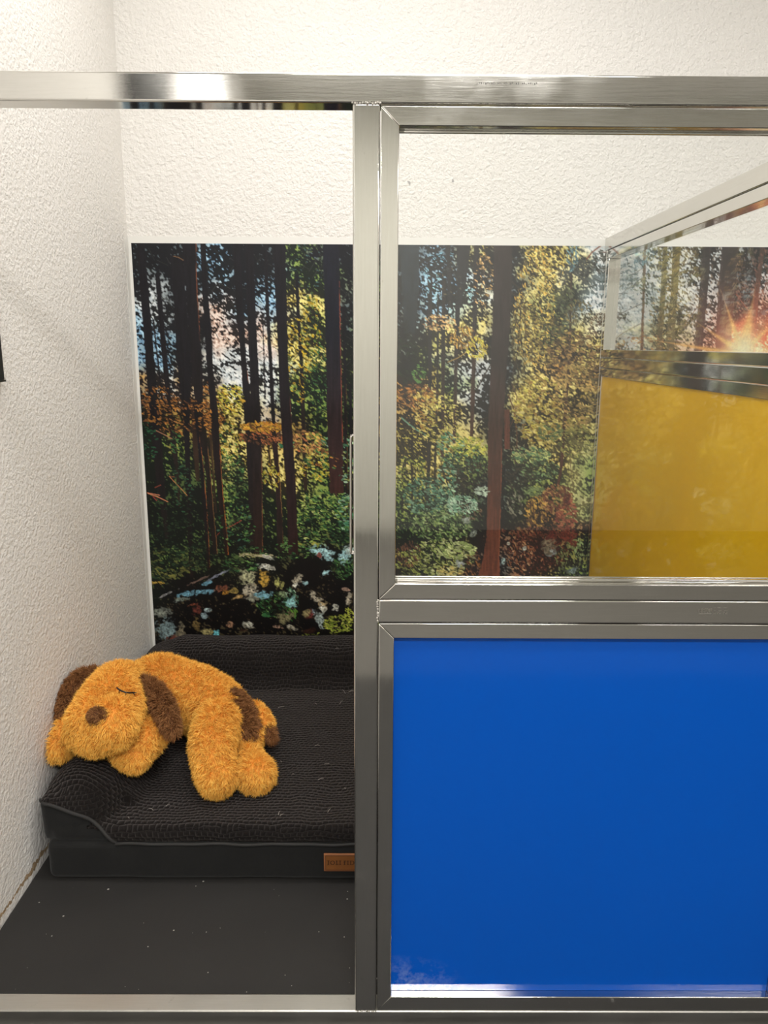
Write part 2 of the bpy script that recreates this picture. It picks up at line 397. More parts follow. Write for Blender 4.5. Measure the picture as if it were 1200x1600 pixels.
# ------------------------------------------------------------------ added unseen ceiling lights, frames round the area lamps
for i, (x, y, lx, ly, w) in enumerate(LIGHTS):
    bm = bmesh.new()
    for s in (-1, 1): bm_box(x-lx/2-.02, x+lx/2+.02, y+s*(ly/2+.01)-.01, y+s*(ly/2+.01)+.01, Z1-.045, Z1, .002, bm)
    for s in (-1, 1): bm_box(x+s*(lx/2+.01)-.01, x+s*(lx/2+.01)+.01, y-ly/2, y+ly/2, Z1-.045, Z1, .002, bm)
    o = from_bm('added_ceiling_light', bm, M_LAMP)
    tag(o, 'added unseen white framed oblong ceiling light '+('in the left half of the room behind the viewer', 'over the added runner just in front of the kennel', 'above the dog bed inside the kennel', 'above the neighbouring kennel on the right', 'in the right half of the room behind the viewer')[i], 'light', 'added ceiling lights')
# ------------------------------------------------------------------ printed forest wall mural (a flat print on the wall)
# every coordinate below is in millimetres on the wall: x along the wall, z above the floor
ZONES = ['k1k1k1b3k1k1g2k2k0k2k2b2k2y3k1y6y6c8c9c8w6w5w6k2w5','k1k2k0b3k2b2g2g3k0g2k1b3b2w4k1y6y7c6c5c7w5w4w4k2w4','w4w5k1p7b4b5y4y5k1g3k1b3b3y4k1y7d4c7w5c9w7w7w7k2p6','b6b6k1p9p6p7y5g4k1g3k2y3y4y6k1y7d4y6w5c9y5w7p8F3F6','b6b7k1w9w7w8y4y5d2y3k1g3w5w6k1y6o4y6o5c9o5p8p8F7F8','o3w5o2w9w7w8g4g4d2g4o1y5g5w6k1y8y7y6o5y4o5o5p5F5F6','k1o4o4y4y4w5g3g4d3y4o2y6y6w6k1y8y7y7y5y4g4g4g4g4g4','g1g2o3y5y5o5o5g4g3o4y3y5y6y7k1y8y8Y6y5g4g4g4g4g4g4','d1g2d2y6y4y6y6g4g4y5y4y6y7g4k1g5y7Y7g5g4g4g4g4g4g4','d1d2d2g5d3y6y6g5g4g5g4y5y5d2k1g3g6Y7g4g4g4g4g4g4g4','d1d2d1g3d2g4g4g5g4g4g4g5t4d2k1d2o3Y5g4g4g4g4g4g4g4','d1d2d1d2d3d2d3g4d3g4g3g5g4d2r1r2r3r3g4g4g4g4g4g4g4','d1g2d3d2d2d2m1m1d2m2o3g4y4r2k1r2r2g3g4g4g4g4g4g4g4','d2m1m1m1m1m1m1m1m1m1g4g4g4r2k1r2r2g3g4g4g4g4g4g4g4','m1m1m1m1m1m1m1m1m2m2g4g4g4r2k1r2r2g3g4g4g4g4g4g4g4','m1m1m1m1m1m1m1m1m1m1g4g4g4r2k1r2r2g3g4g4g4g4g4g4g4']
ZONE_X = [-811,-723,-635,-548,-460,-372,-285,-197,-109,-21,67,155,243,330,418,506,594,682,770,858,946,1035,1123,1211,1299]
ZONE_Z = [1533,1453,1372,1289,1206,1121,1035,948,860,770,679,587,494,399,302,205]
TRUNKS = [([(-781,1568,13),(-777,1428,14),(-773,1285,14),(-770,1117,16),(-764,944,17),(-759,766,14),(-747,584,7)],
(20,18,24),(28,22,22),None),([(-753,1326,3),(-747,1222,3),(-740,1117,3),(-737,1009,3)],
(20,18,24),(20,18,24),None),([(-731,1468,8),(-727,1347,9),(-724,1243,9),(-719,1138,9),(-714,1031,8),(-707,922,9),(-699,811,6),(-698,699,4)],
(20,18,24),(40,28,24),None),([(-667,1529,21),(-660,1327,21),(-658,1202,24),(-658,1075,15),(-662,901,9),(-662,767,8),(-667,561,8),(-668,443,7)],
(20,18,24),(24,19,19),None),([(-623,1569,24),(-622,1429,19),(-618,1285,18),(-615,1160,18),(-614,1032,13),(-611,901,13)],
(20,18,24),(30,22,22),((160,92,56),1573,1258)),([(-634,1032,8),(-633,901,9),(-630,789,7)],
(50,34,26),(48,36,26),None),([(-578,1569,9),(-578,1409,9),(-573,1286,12),(-572,1160,10),(-564,1032,13),(-561,901,13),(-558,812,12),(-551,699,9),(-542,585,7),(-540,522,6)],
(20,18,24),(34,20,18),((225,130,50),926,522)),([(-627,1032,6),(-622,945,5),(-615,857,6),(-610,722,7),(-607,584,7),(-605,472,5)],
(20,18,24),(26,18,18),((205,120,60),992,475)),([(-603,988,7),(-598,901,9),(-592,790,9),(-588,672,9),(-583,584,9),(-580,526,8)],
(30,24,22),(26,20,20),((150,105,60),926,527)),([(-579,945,5),(-576,812,4),(-572,676,4)],
(60,44,30),(40,30,24),((120,100,50),926,770)),([(-470,1570,13),(-466,1369,12),(-459,1203,9),(-452,1076,13),(-446,946,14),(-442,768,15),(-444,562,15)],
(20,18,24),(32,23,23),((170,90,60),1163,1121)),([(-428,1570,14),(-428,1369,14),(-425,1203,15),(-424,1076,16),(-423,902,18),(-425,677,16),(-427,524,15)],
(20,18,24),(42,28,24),((150,95,55),904,527)),([(-391,1328,2),(-390,1203,2),(-390,1076,3)],
(20,18,24),(20,18,24),None),([(-376,1570,6),(-375,1369,6),(-369,1203,6),(-365,1033,7),(-362,946,6)],
(20,18,24),(20,18,24),None),([(-331,1570,20),(-329,1370,18),(-326,1204,16),(-323,1076,18),(-317,924,18),(-309,791,17),(-307,655,17),(-305,527,18)],
(20,18,24),(44,26,26),((120,60,50),1078,904)),([(-276,1471,5),(-273,1329,6),(-266,1204,6),(-263,1034,7),(-260,903,7),(-258,758,7)],
(20,18,24),(50,36,26),None),([(-164,1572,26),(-160,1371,26),(-157,1205,25),(-156,1034,26),(-153,925,26),(-151,814,24),(-150,747,24)],
(18,20,32),(62,36,32),((168,84,58),1453,922)),([(-124,1371,5),(-119,1120,5),(-118,903,6),(-114,679,6)],
(20,18,24),(34,24,24),((140,100,50),1121,679)),([(-361,924,9),(-355,813,9),(-351,678,10),(-350,534,12)],
(40,26,26),(34,26,24),((150,110,60),904,541)),([(-383,924,4),(-377,813,4),(-374,746,4)],
(40,30,24),(40,30,24),((190,150,60),904,770)),([(-102,1120,5),(-100,903,6),(-99,587,7)],
(20,18,24),(34,24,24),None),([(91,1571,32),(97,1433,28),(97,1290,19)],
(36,44,50),(34,40,44),None),([(160,1474,8),(163,1290,7),(166,1122,6),(168,905,6),(165,680,6),(164,611,6)],
(36,34,36),(46,40,32),None),([(188,1413,4),(192,1122,4),(190,905,4),(188,749,4)],
(38,36,34),(50,42,30),None),([(206,1454,6),(209,1207,7),(212,1015,6),(213,861,6)],
(38,34,34),(66,46,36),None),([(216,1572,9),(222,1494,8),(227,1373,6)],
(34,34,38),(34,34,38),None),([(268,1572,24),(265,1454,15),(254,1373,8),(252,1207,6),(253,1080,6),(253,923,5)],
(34,34,38),(70,50,40),None),([(310,1572,9),(310,1434,8),(312,1207,7),(312,1080,7),(312,939,6)],
(36,32,34),(80,54,42),None),([(105,992,3),(110,816,3),(112,680,3)],
(30,24,20),(30,24,20),None),([(119,949,2),(122,726,2)],
(30,24,20),(30,24,20),None),([(80,926,3),(80,680,3)],
(30,24,20),(30,24,20),None),([(429,1037,10),(436,906,10)],
(90,52,40),(100,54,42),None),([(620,1537,2),(623,1477,3),(630,1293,4),(631,1188,4),(630,1103,5),(628,1017,6),(627,907,6),(623,818,5),(617,778,4)],
(60,48,40),(74,40,34),None),([(395,1573,30),(400,1435,30),(399,1291,29),(395,1123,27),(393,950,25),(397,772,24),(399,589,24),(395,519,28),(388,436,41)],
(44,36,36),(116,62,42),((150,86,56),904,494)),([(857,1576,5),(864,1438,4),(873,1232,5)],
(110,90,70),(120,80,60),None),([(924,1576,8),(929,1418,9),(931,1228,10)],
(84,80,52),(110,90,66),None),([(961,1577,14),(965,1459,12),(965,1336,13),(968,1228,14)],
(78,74,50),(104,90,70),None),([(1061,1577,13),(1062,1439,14),(1061,1295,14),(1062,1212,14)],
(50,44,44),(60,46,50),None),([(1137,1578,28),(1138,1460,29),(1140,1337,27),(1146,1212,26)],
(50,46,46),(80,56,52),None),([(1241,1578,8),(1241,1541,8),(1237,1420,9),(1238,1296,9)],
(70,54,48),(130,70,52),None)]
TWIGS = [([(-675,1527),(-659,1523),(-645,1515)],
1.3,(130,100,70)),([(-768,961),(-738,946),(-711,931)],
1.8,(170,120,90)),([(-716,999),(-695,988),(-671,982)],
1.6,(200,140,80)),([(-728,802),(-714,785),(-689,758),(-670,735)],
1.4,(190,130,80)),([(-728,802),(-706,798)],
1.1,(160,100,70)),([(-807,743),(-787,739),(-765,735)],
1.6,(210,130,100)),([(-805,741),(-770,728),(-738,712)],
1.6,(220,140,100)),([(-788,730),(-775,714)],
1.8,(150,60,60)),([(-779,762),(-759,771)],
1.3,(160,80,60)),([(-808,1057),(-779,1031)],
1.1,(150,100,70)),([(-536,619),(-511,631),(-484,647)],
1.4,(170,70,60)),([(-580,584),(-562,603)],
1.1,(150,60,50)),([(-296,1431),(-269,1394)],
1.6,(20,18,24)),([(-309,1312),(-275,1287)],
2.2,(20,18,24)),([(-267,1283),(-204,1246)],
2.0,(20,18,24)),([(-249,1354),(-213,1313)],
1.8,(20,18,24)),([(-312,1277),(-268,1204)],
1.3,(20,18,24)),([(-259,1141),(-227,1130),(-179,1099)],
1.6,(20,18,24)),([(-301,1094),(-249,1055),(-180,1023)],
1.8,(20,18,24)),([(-302,1001),(-229,980)],
1.6,(20,18,24)),([(-277,678),(-243,724),(-216,792),(-209,803)],
1.4,(26,20,18)),([(-176,803),(-154,747),(-132,667)],
1.3,(100,70,50)),([(430,1419),(472,1384),(482,1292),(490,1219),(526,1183),(571,1141)],
2.4,(46,38,30)),([(429,1455),(462,1425),(461,1292),(453,1177)],
1.8,(50,42,32)),([(432,1374),(451,1333),(463,1250),(442,1145)],
1.5,(50,42,32)),([(426,1526),(489,1526),(533,1476),(577,1436)],
1.8,(46,42,34)),([(433,1085),(453,1038),(467,951),(471,862)],
1.8,(90,60,40)),([(442,1123),(462,1081),(458,1016),(442,977)],
1.5,(80,54,38)),([(429,928),(452,895),(467,851)],
1.5,(90,60,40)),([(324,1101),(345,1144),(371,1191)],
2.0,(46,40,34)),([(320,972),(343,1002),(369,1011)],
1.5,(60,48,36)),([(225,1194),(257,1207),(295,1232)],
1.4,(180,150,80)),([(630,1017),(664,1039),(730,1022)],
1.6,(80,66,44)),([(631,1082),(576,1049),(523,1021)],
1.4,(90,74,44)),([(631,1146),(669,1125),(726,1091)],
1.3,(90,74,44)),([(632,984),(678,978),(730,952)],
1.3,(90,74,44)),([(626,929),(683,897),(714,859)],
1.4,(80,74,44)),([(649,907),(662,807),(676,751)],
1.3,(110,96,60)),([(624,1209),(686,1199),(730,1184)],
1.4,(80,60,44)),([(587,1251),(545,1234),(514,1217)],
1.3,(90,74,44)),([(72,1007),(99,984),(125,966),(154,949)],
2.4,(120,170,140)),([(669,1523),(686,1547),(712,1567),(726,1577)],
2.2,(130,80,60)),([(717,1547),(759,1548)],
1.5,(110,76,60)),([(856,1458),(809,1433),(770,1396)],
1.3,(110,104,100)),([(861,1387),(804,1360),(763,1335)],
1.3,(120,110,104)),([(866,1325),(809,1294),(768,1262)],
1.2,(130,116,108)),([(855,1498),(817,1474)],
1.1,(110,104,100)),([(1047,1378),(1018,1336),(1000,1305)],
1.5,(110,84,76)),([(1170,1419),(1206,1379),(1242,1338)],
1.5,(120,70,56)),([(1271,1460),(1246,1399)],
1.5,(110,70,56))]
LEAVES = [((-674,1010),127,56,420,6.6,25,[(150,100,50),(190,130,60),(110,70,40),(30,24,20),(30,24,20)]),((-575,1032),43,87,120,6.6,30,[(150,100,50),(190,130,60),(110,70,40),(18,22,20),(28,30,26)]),((-747,1063),61,43,140,5.5,30,[(150,100,50),(190,130,60),(110,70,40),(18,22,20),(28,30,26)]),((-399,972),70,17,260,6.6,25,[(215,170,60),(190,130,50),(120,84,40)]),((-404,937),70,21,200,6.6,40,[(170,100,60),(90,60,40),(30,24,20)]),((-505,1065),48,48,160,6.6,30,[(210,200,80),(230,215,120),(150,150,50),(190,150,50),(18,22,20),(28,30,26)]),((-514,923),43,61,160,5.5,20,[(210,200,80),(230,215,120),(150,150,50),(190,150,50),(60,110,60),(40,80,46),(110,150,80)]),((-507,801),48,76,260,5.5,10,[(60,110,60),(40,80,46),(110,150,80),(34,54,36),(24,38,26),(50,74,44)]),((-502,631),65,87,260,5.5,8,[(34,54,36),(24,38,26),(50,74,44),(60,110,60),(40,80,46),(110,150,80),(60,100,80)]),((-273,1194),39,131,260,5.5,40,[(200,170,50),(160,130,40),(60,70,30)]),((-231,1288),32,131,260,5.5,45,[(190,160,40),(90,110,40),(40,60,34)]),((-205,1120),30,131,220,5.5,40,[(34,54,36),(24,38,26),(50,74,44),(60,110,60),(40,80,46),(110,150,80)]),((-243,1491),48,87,90,4.4,30,[(90,110,60),(60,90,90)]),((-251,925),54,39,240,6.6,35,[(200,150,90),(180,110,70),(110,80,50),(210,180,90)]),((-317,911),26,8,16,9.9,10,[(60,130,90)]),((-153,921),54,17,60,7.7,15,[(110,160,130),(70,130,100),(170,200,170),(60,100,70)]),((-120,837),30,52,130,6.6,10,[(110,160,130),(70,130,100),(170,200,170),(60,100,70),(150,170,80),(190,200,120),(90,120,60)]),((-197,859),61,43,200,6.6,30,[(60,110,60),(40,80,46),(110,150,80),(34,54,36),(24,38,26),(50,74,44),(150,100,50),(190,130,60),(110,70,40)]),((-220,836),54,48,160,5.5,20,[(210,200,80),(230,215,120),(150,150,50),(190,150,50)]),((-375,802),30,43,90,5.5,60,[(210,200,80),(230,215,120),(150,150,50),(190,150,50)]),((-188,701),87,54,420,5.5,15,[(60,110,60),(40,80,46),(110,150,80),(34,54,36),(24,38,26),(50,74,44),(150,170,80),(190,200,120),(90,120,60)]),((-233,632),65,65,300,5.5,12,[(150,170,80),(190,200,120),(90,120,60),(60,110,60),(40,80,46),(110,150,80),(34,54,36),(24,38,26),(50,74,44)]),((-121,679),30,65,160,6.6,15,[(110,160,130),(70,130,100),(170,200,170),(60,100,70),(60,110,60),(40,80,46),(110,150,80)]),((-144,598),48,35,150,5.5,10,[(34,54,36),(24,38,26),(50,74,44),(60,110,60),(40,80,46),(110,150,80)]),((-752,490),83,61,320,6.6,10,[(34,54,36),(24,38,26),(50,74,44),(90,96,50),(70,76,40)]),((-747,459),65,21,60,7.7,30,[(120,120,60)]),((-684,584),131,65,200,5.5,5,[(34,54,36),(24,38,26),(50,74,44)]),((-788,417),21,5,20,6.6,5,[(170,140,60)]),((-642,514),65,48,200,5.5,8,[(34,54,36),(24,38,26),(50,74,44),(80,90,50)]),((-713,676),76,65,120,5.5,10,[(34,54,36),(24,38,26),(50,74,44)]),((-686,767),35,87,90,5.5,10,[(50,90,60),(40,70,50)]),((-785,922),21,65,60,5.5,15,[(40,90,60)]),((-700,922),17,43,30,5.5,20,[(60,110,60)]),((-496,480),65,21,120,6.6,15,[(60,110,60),(40,80,46),(110,150,80),(34,54,36),(24,38,26),(50,74,44)]),((-438,520),56,8,60,6.6,5,[(150,150,90),(190,180,140)]),((-386,337),52,48,260,5.5,40,[(34,54,36),(24,38,26),(50,74,44),(60,110,60),(40,80,46),(110,150,80)]),((-317,361),26,35,80,5.5,60,[(110,160,130),(70,130,100),(170,200,170),(60,100,70)]),((-318,313),21,35,50,6.6,60,[(110,160,60),(60,110,50)]),((-415,298),17,5,5,12.0,-15,[(60,120,70)]),((-133,474),39,39,200,5.5,50,[(34,54,36),(24,38,26),(50,74,44),(60,110,60),(40,80,46),(110,150,80),(80,120,60)]),((-146,265),52,35,240,5.5,10,[(150,165,60),(190,195,90),(100,120,40)]),((-111,302),21,21,60,5.5,30,[(190,200,80)]),((-216,223),65,13,60,5.5,5,[(130,140,60),(40,34,24)]),((-348,534),131,26,180,5.5,10,[(34,54,36),(24,38,26),(50,74,44),(60,110,60),(40,80,46),(110,150,80)]),((-313,558),43,21,60,6.6,-10,[(90,130,70)]),((-257,567),43,8,20,7.7,10,[(150,150,70)]),((87,1206),35,78,260,6.6,30,[(14,18,16),(20,26,20),(30,44,26)]),((129,1154),21,30,90,5.5,30,[(80,130,60),(120,160,80),(40,70,34)]),((78,1290),21,43,80,5.5,30,[(18,22,20),(28,30,26)]),((119,1079),74,39,260,6.6,30,[(150,100,50),(190,130,60),(110,70,40),(60,44,30),(80,60,34)]),((152,1036),43,65,200,6.6,35,[(220,200,110),(190,160,70),(150,110,50)]),((99,927),52,52,260,5.5,30,[(200,190,90),(70,60,30),(40,36,24)]),((112,816),52,65,320,5.5,40,[(140,150,60),(60,80,40),(34,40,26),(200,200,90)]),((69,702),30,109,200,5.5,30,[(34,54,36),(24,38,26),(50,74,44),(150,170,80),(190,200,120),(90,120,60)]),((196,1321),52,26,150,5.5,30,[(210,170,110),(150,110,70),(230,200,140)]),((276,1274),43,35,220,5.5,60,[(210,170,80),(150,110,50),(90,70,40)]),((320,1239),35,35,150,5.5,45,[(220,210,90),(190,170,70)]),((336,1455),30,87,140,5.5,40,[(150,120,70),(60,50,40),(220,180,120)]),((229,1454),43,65,60,4.4,30,[(60,70,70),(90,84,60)]),((200,1534),35,26,40,4.4,20,[(120,170,190)]),((145,1454),17,48,60,4.4,60,[(150,200,220),(110,150,170)]),((183,1434),10,43,40,4.4,60,[(160,210,225)]),((293,1418),15,17,40,4.4,40,[(170,215,225)]),((208,993),56,87,300,5.5,30,[(230,215,120),(200,190,90),(110,110,50)]),((308,906),56,35,260,6.6,15,[(220,215,90),(190,190,80),(120,140,60)]),((243,905),48,52,220,6.6,25,[(110,160,130),(70,130,100),(170,200,170),(60,100,70),(150,170,80),(190,200,120),(90,120,60)]),((288,861),74,43,320,6.6,30,[(34,54,36),(24,38,26),(50,74,44),(90,130,90),(34,44,34)]),((234,794),39,56,200,6.6,30,[(110,160,130),(70,130,100),(170,200,170),(60,100,70),(40,54,40)]),((322,806),61,56,260,5.5,30,[(44,38,32),(36,34,30),(60,50,36)]),((158,737),74,65,520,6.6,20,[(90,140,110),(60,100,80),(130,170,140),(40,60,44)]),((285,704),56,35,300,6.6,30,[(150,190,160),(110,160,130),(190,215,190)]),((364,754),35,15,110,6.6,15,[(190,210,190),(150,170,150)]),((215,634),109,56,700,6.6,30,[(110,140,80),(70,96,56),(160,180,120),(40,50,34)]),((315,681),43,30,80,5.5,30,[(120,96,70),(60,50,40)]),((218,518),113,61,800,6.6,30,[(170,180,110),(120,140,70),(200,205,150),(50,60,34),(30,34,24)]),((274,542),65,30,300,7.7,20,[(200,210,150),(150,170,100)]),((105,529),43,43,200,5.5,60,[(120,80,60),(70,44,36)]),((116,494),61,48,200,6.6,30,[(150,160,80),(60,60,40)]),((253,464),48,17,100,6.6,30,[(200,195,130),(210,190,110)]),((332,495),26,43,80,5.5,40,[(150,100,50),(90,60,40)]),((506,1374),65,197,700,5.5,60,[(230,200,100),(210,170,80),(110,90,50),(150,130,60)]),((478,1292),43,131,300,5.5,70,[(90,80,44),(60,54,36)]),((532,1496),65,87,300,5.5,50,[(60,56,40),(90,80,44),(210,180,90)]),((571,1354),48,87,420,5.5,50,[(60,64,48),(80,84,54),(44,48,40)]),((554,1272),65,87,420,5.5,20,[(110,96,56),(80,70,44),(190,170,90)]),((624,1537),21,48,120,5.5,75,[(110,150,160),(80,110,120)]),((658,1497),35,30,200,5.5,20,[(50,54,52),(80,84,80)]),((719,1517),30,35,160,5.5,40,[(56,60,56),(90,92,86)]),((611,1396),30,43,160,5.5,40,[(60,66,52),(90,96,70)]),((656,1355),43,43,220,5.5,50,[(90,84,56),(60,60,44),(130,116,70)]),((722,1314),30,43,160,5.5,40,[(80,66,50),(110,90,66)]),((643,1209),87,87,600,6.6,20,[(150,120,70),(110,86,54),(80,66,44)]),((661,1082),74,109,600,7.7,25,[(150,130,76),(180,150,90),(90,80,50)]),((533,1038),78,109,500,6.6,15,[(170,150,70),(200,190,90),(150,120,60)]),((580,962),43,30,160,6.6,15,[(70,90,60),(110,130,80)]),((670,930),56,56,260,6.6,30,[(90,96,56),(120,120,70),(160,160,90)]),((519,880),65,26,340,6.6,30,[(90,130,90),(60,84,60),(190,200,130)]),((554,829),65,35,400,6.6,25,[(50,70,50),(120,150,100),(40,46,36)]),((489,806),52,52,260,5.5,40,[(40,40,34),(60,56,44)]),((536,755),35,17,120,6.6,15,[(120,140,90),(90,110,70)]),((471,704),30,43,100,6.6,45,[(140,140,120),(60,60,50)]),((550,682),43,56,320,6.6,60,[(210,170,80),(170,130,60),(110,76,44),(60,44,36)]),((615,728),52,52,400,6.6,45,[(190,150,90),(130,84,56),(100,56,44)]),((652,671),35,56,260,6.6,30,[(150,80,60),(120,60,48),(180,110,80)]),((553,613),131,17,140,5.5,60,[(120,70,50),(90,50,40)]),((568,543),109,74,420,5.5,60,[(80,34,26),(110,56,40),(60,30,24)]),((501,519),52,52,160,5.5,50,[(150,96,60),(120,70,44),(190,150,110)]),((671,520),48,65,260,6.6,60,[(120,130,80),(70,80,50),(40,44,34)]),((686,461),52,26,160,5.5,30,[(34,40,36),(90,100,84)]),((704,549),17,35,50,5.5,80,[(150,170,110)]),((812,1538),74,43,156,5.5,75,[(90,130,140),(130,170,180),(70,96,104)]),((786,1457),65,65,96,6.6,-30,[(90,110,110),(130,140,130)]),((902,1458),48,109,252,5.5,50,[(80,84,60),(110,110,76),(60,64,52)]),((955,1336),65,109,276,5.5,40,[(120,110,80),(90,84,60),(170,150,110)]),((1020,1439),43,153,312,5.5,60,[(70,66,60),(100,92,84)]),((1098,1398),21,175,156,5.5,50,[(80,74,66),(120,106,90)]),((1195,1480),30,131,216,5.5,50,[(70,60,56),(100,84,76)]),((1252,1440),30,175,216,5.5,50,[(90,64,56),(120,84,70)]),((897,1253),109,30,120,5.5,20,[(150,110,70),(200,150,100)])]
BLOBS = [((-785,306),33.6,23.3,0,(120,125,115)),((-765,243),36.2,43.9,15,(120,140,142)),((-744,206),23.3,18.1,0,(110,60,50)),((-715,236),18.1,31.0,-10,(130,122,100)),((-694,374),36.2,10.3,10,(110,160,180)),((-630,384),43.9,10.3,10,(110,160,180)),((-763,374),43.9,4.1,25,(140,140,140)),((-711,355),36.2,9.0,15,(120,130,120)),((-612,417),25.8,7.8,15,(110,160,180)),((-572,448),43.9,4.7,28,(130,135,150)),((-641,429),46.5,3.9,25,(110,90,80)),((-656,316),25.8,18.1,20,(96,50,42)),((-631,297),12.9,15.5,0,(130,150,155)),((-614,317),15.5,10.3,0,(170,190,190)),((-563,396),25.8,12.9,10,(130,80,60)),((-552,382),12.9,7.8,0,(180,130,50)),((-673,336),25.8,5.2,10,(130,70,50)),((-658,263),12.9,25.8,0,(120,100,60)),((-620,234),25.8,12.9,10,(160,150,100)),((-588,227),10.3,15.5,0,(110,190,200)),((-536,264),12.9,12.9,40,(170,130,100)),((-471,261),20.7,15.5,-30,(180,180,165)),((-493,239),15.5,5.2,0,(60,40,30)),((-470,439),31.0,28.4,0,(165,165,130)),((-465,385),36.2,25.8,10,(180,172,150)),((-452,363),25.8,20.7,-20,(150,150,130)),((-515,387),20.7,12.9,0,(150,130,70)),((-498,368),25.8,7.8,20,(170,140,90)),((-417,375),28.4,15.5,0,(130,185,200)),((-411,435),25.8,31.0,0,(200,160,70)),((-399,478),28.4,12.9,-10,(205,205,190)),((-362,416),18.1,25.8,10,(170,170,100)),((-317,347),23.3,20.7,-20,(140,190,190)),((-347,378),20.7,12.9,0,(130,150,110)),((-337,289),25.8,31.0,-35,(130,125,90)),((-317,252),23.3,10.3,-25,(170,165,145)),((-365,252),25.8,6.5,-10,(160,130,110)),((-291,433),15.5,25.8,-40,(180,172,150)),((-298,412),12.9,10.3,20,(205,205,190)),((-264,419),10.3,10.3,0,(170,215,220)),((-193,457),20.7,10.3,15,(170,215,220)),((-201,535),38.8,23.3,-10,(170,215,220)),((-183,516),18.1,15.5,-30,(170,215,220)),((-212,523),10.3,10.3,0,(150,80,70)),((-122,521),20.7,31.0,-20,(170,215,220)),((-104,545),20.7,18.1,0,(190,215,210)),((-239,371),12.9,15.5,0,(180,172,150)),((-221,359),23.3,15.5,-30,(180,172,150)),((-205,340),20.7,15.5,-40,(170,150,110)),((-203,326),12.9,15.5,0,(205,205,190)),((-159,326),12.9,12.9,0,(205,205,190)),((-215,282),15.5,36.2,10,(160,175,170)),((-238,306),6.5,12.9,0,(170,190,200)),((-249,301),15.5,15.5,0,(110,50,45)),((-265,306),18.1,12.9,0,(140,130,90)),((-111,360),10.3,23.3,-20,(180,172,150)),((-416,518),51.7,5.7,-3,(190,180,140)),((-393,513),23.3,6.5,-20,(205,205,190)),((-118,396),15.5,5.2,-10,(180,150,130)),((-250,240),36.2,12.9,0,(50,30,24)),((602,539),18.1,25.8,20,(150,160,160)),((596,567),23.3,36.2,0,(120,110,90)),((511,548),10.3,10.3,0,(190,200,190)),((454,568),7.8,7.8,0,(205,205,190)),((438,503),7.8,12.9,0,(170,200,200)),((686,466),20.7,12.9,30,(130,150,150)),((282,495),18.1,12.9,0,(170,180,180)),((300,653),15.5,15.5,0,(160,170,160)),((329,607),12.9,12.9,0,(140,150,140)),((604,595),20.7,15.5,30,(100,40,34)),((667,590),36.2,31.0,0,(110,46,36)),((648,728),18.1,25.8,20,(90,44,38))]
RAYS = [([(1211,1229),(1126,1415)],
7),([(1211,1229),(1051,1326)],
7),([(1211,1229),(1229,1416)],
16),([(1211,1229),(1307,1328)],
9),([(1211,1223),(889,1273)],
6),([(1212,1213),(1143,1041)],
8),([(1212,1213),(1345,1086)],
8)]
SUN_SPOT = (1211,1229)

PAL = {  # dark, middle, bright of each foliage zone (print colours)
 'k': ((17, 18, 24), (30, 34, 38), (90, 104, 110)), 'b': ((18, 22, 28), (116, 158, 192), (188, 224, 242)), 'w': ((28, 28, 30), (196, 206, 210), (244, 248, 248)),
 'p': ((34, 27, 27), (200, 164, 144), (248, 230, 218)), 'c': ((110, 124, 126), (196, 210, 214), (240, 242, 240)), 'y': ((40, 36, 24), (150, 134, 60), (250, 236, 150)),
 'Y': ((120, 116, 70), (186, 184, 116), (226, 224, 160)), 'g': ((18, 28, 20), (58, 84, 42), (150, 172, 84)), 'd': ((17, 22, 19), (32, 48, 32), (80, 100, 56)), 'o': ((32, 22, 20), (110, 72, 40), (200, 156, 84)),
 't': ((26, 40, 34), (80, 120, 92), (160, 196, 164)), 'r': ((38, 20, 18), (96, 50, 38), (170, 120, 84)), 'm': ((17, 15, 15), (40, 32, 26), (84, 76, 54)), 'F': ((190, 84, 58), (250, 176, 120), (255, 246, 215))}
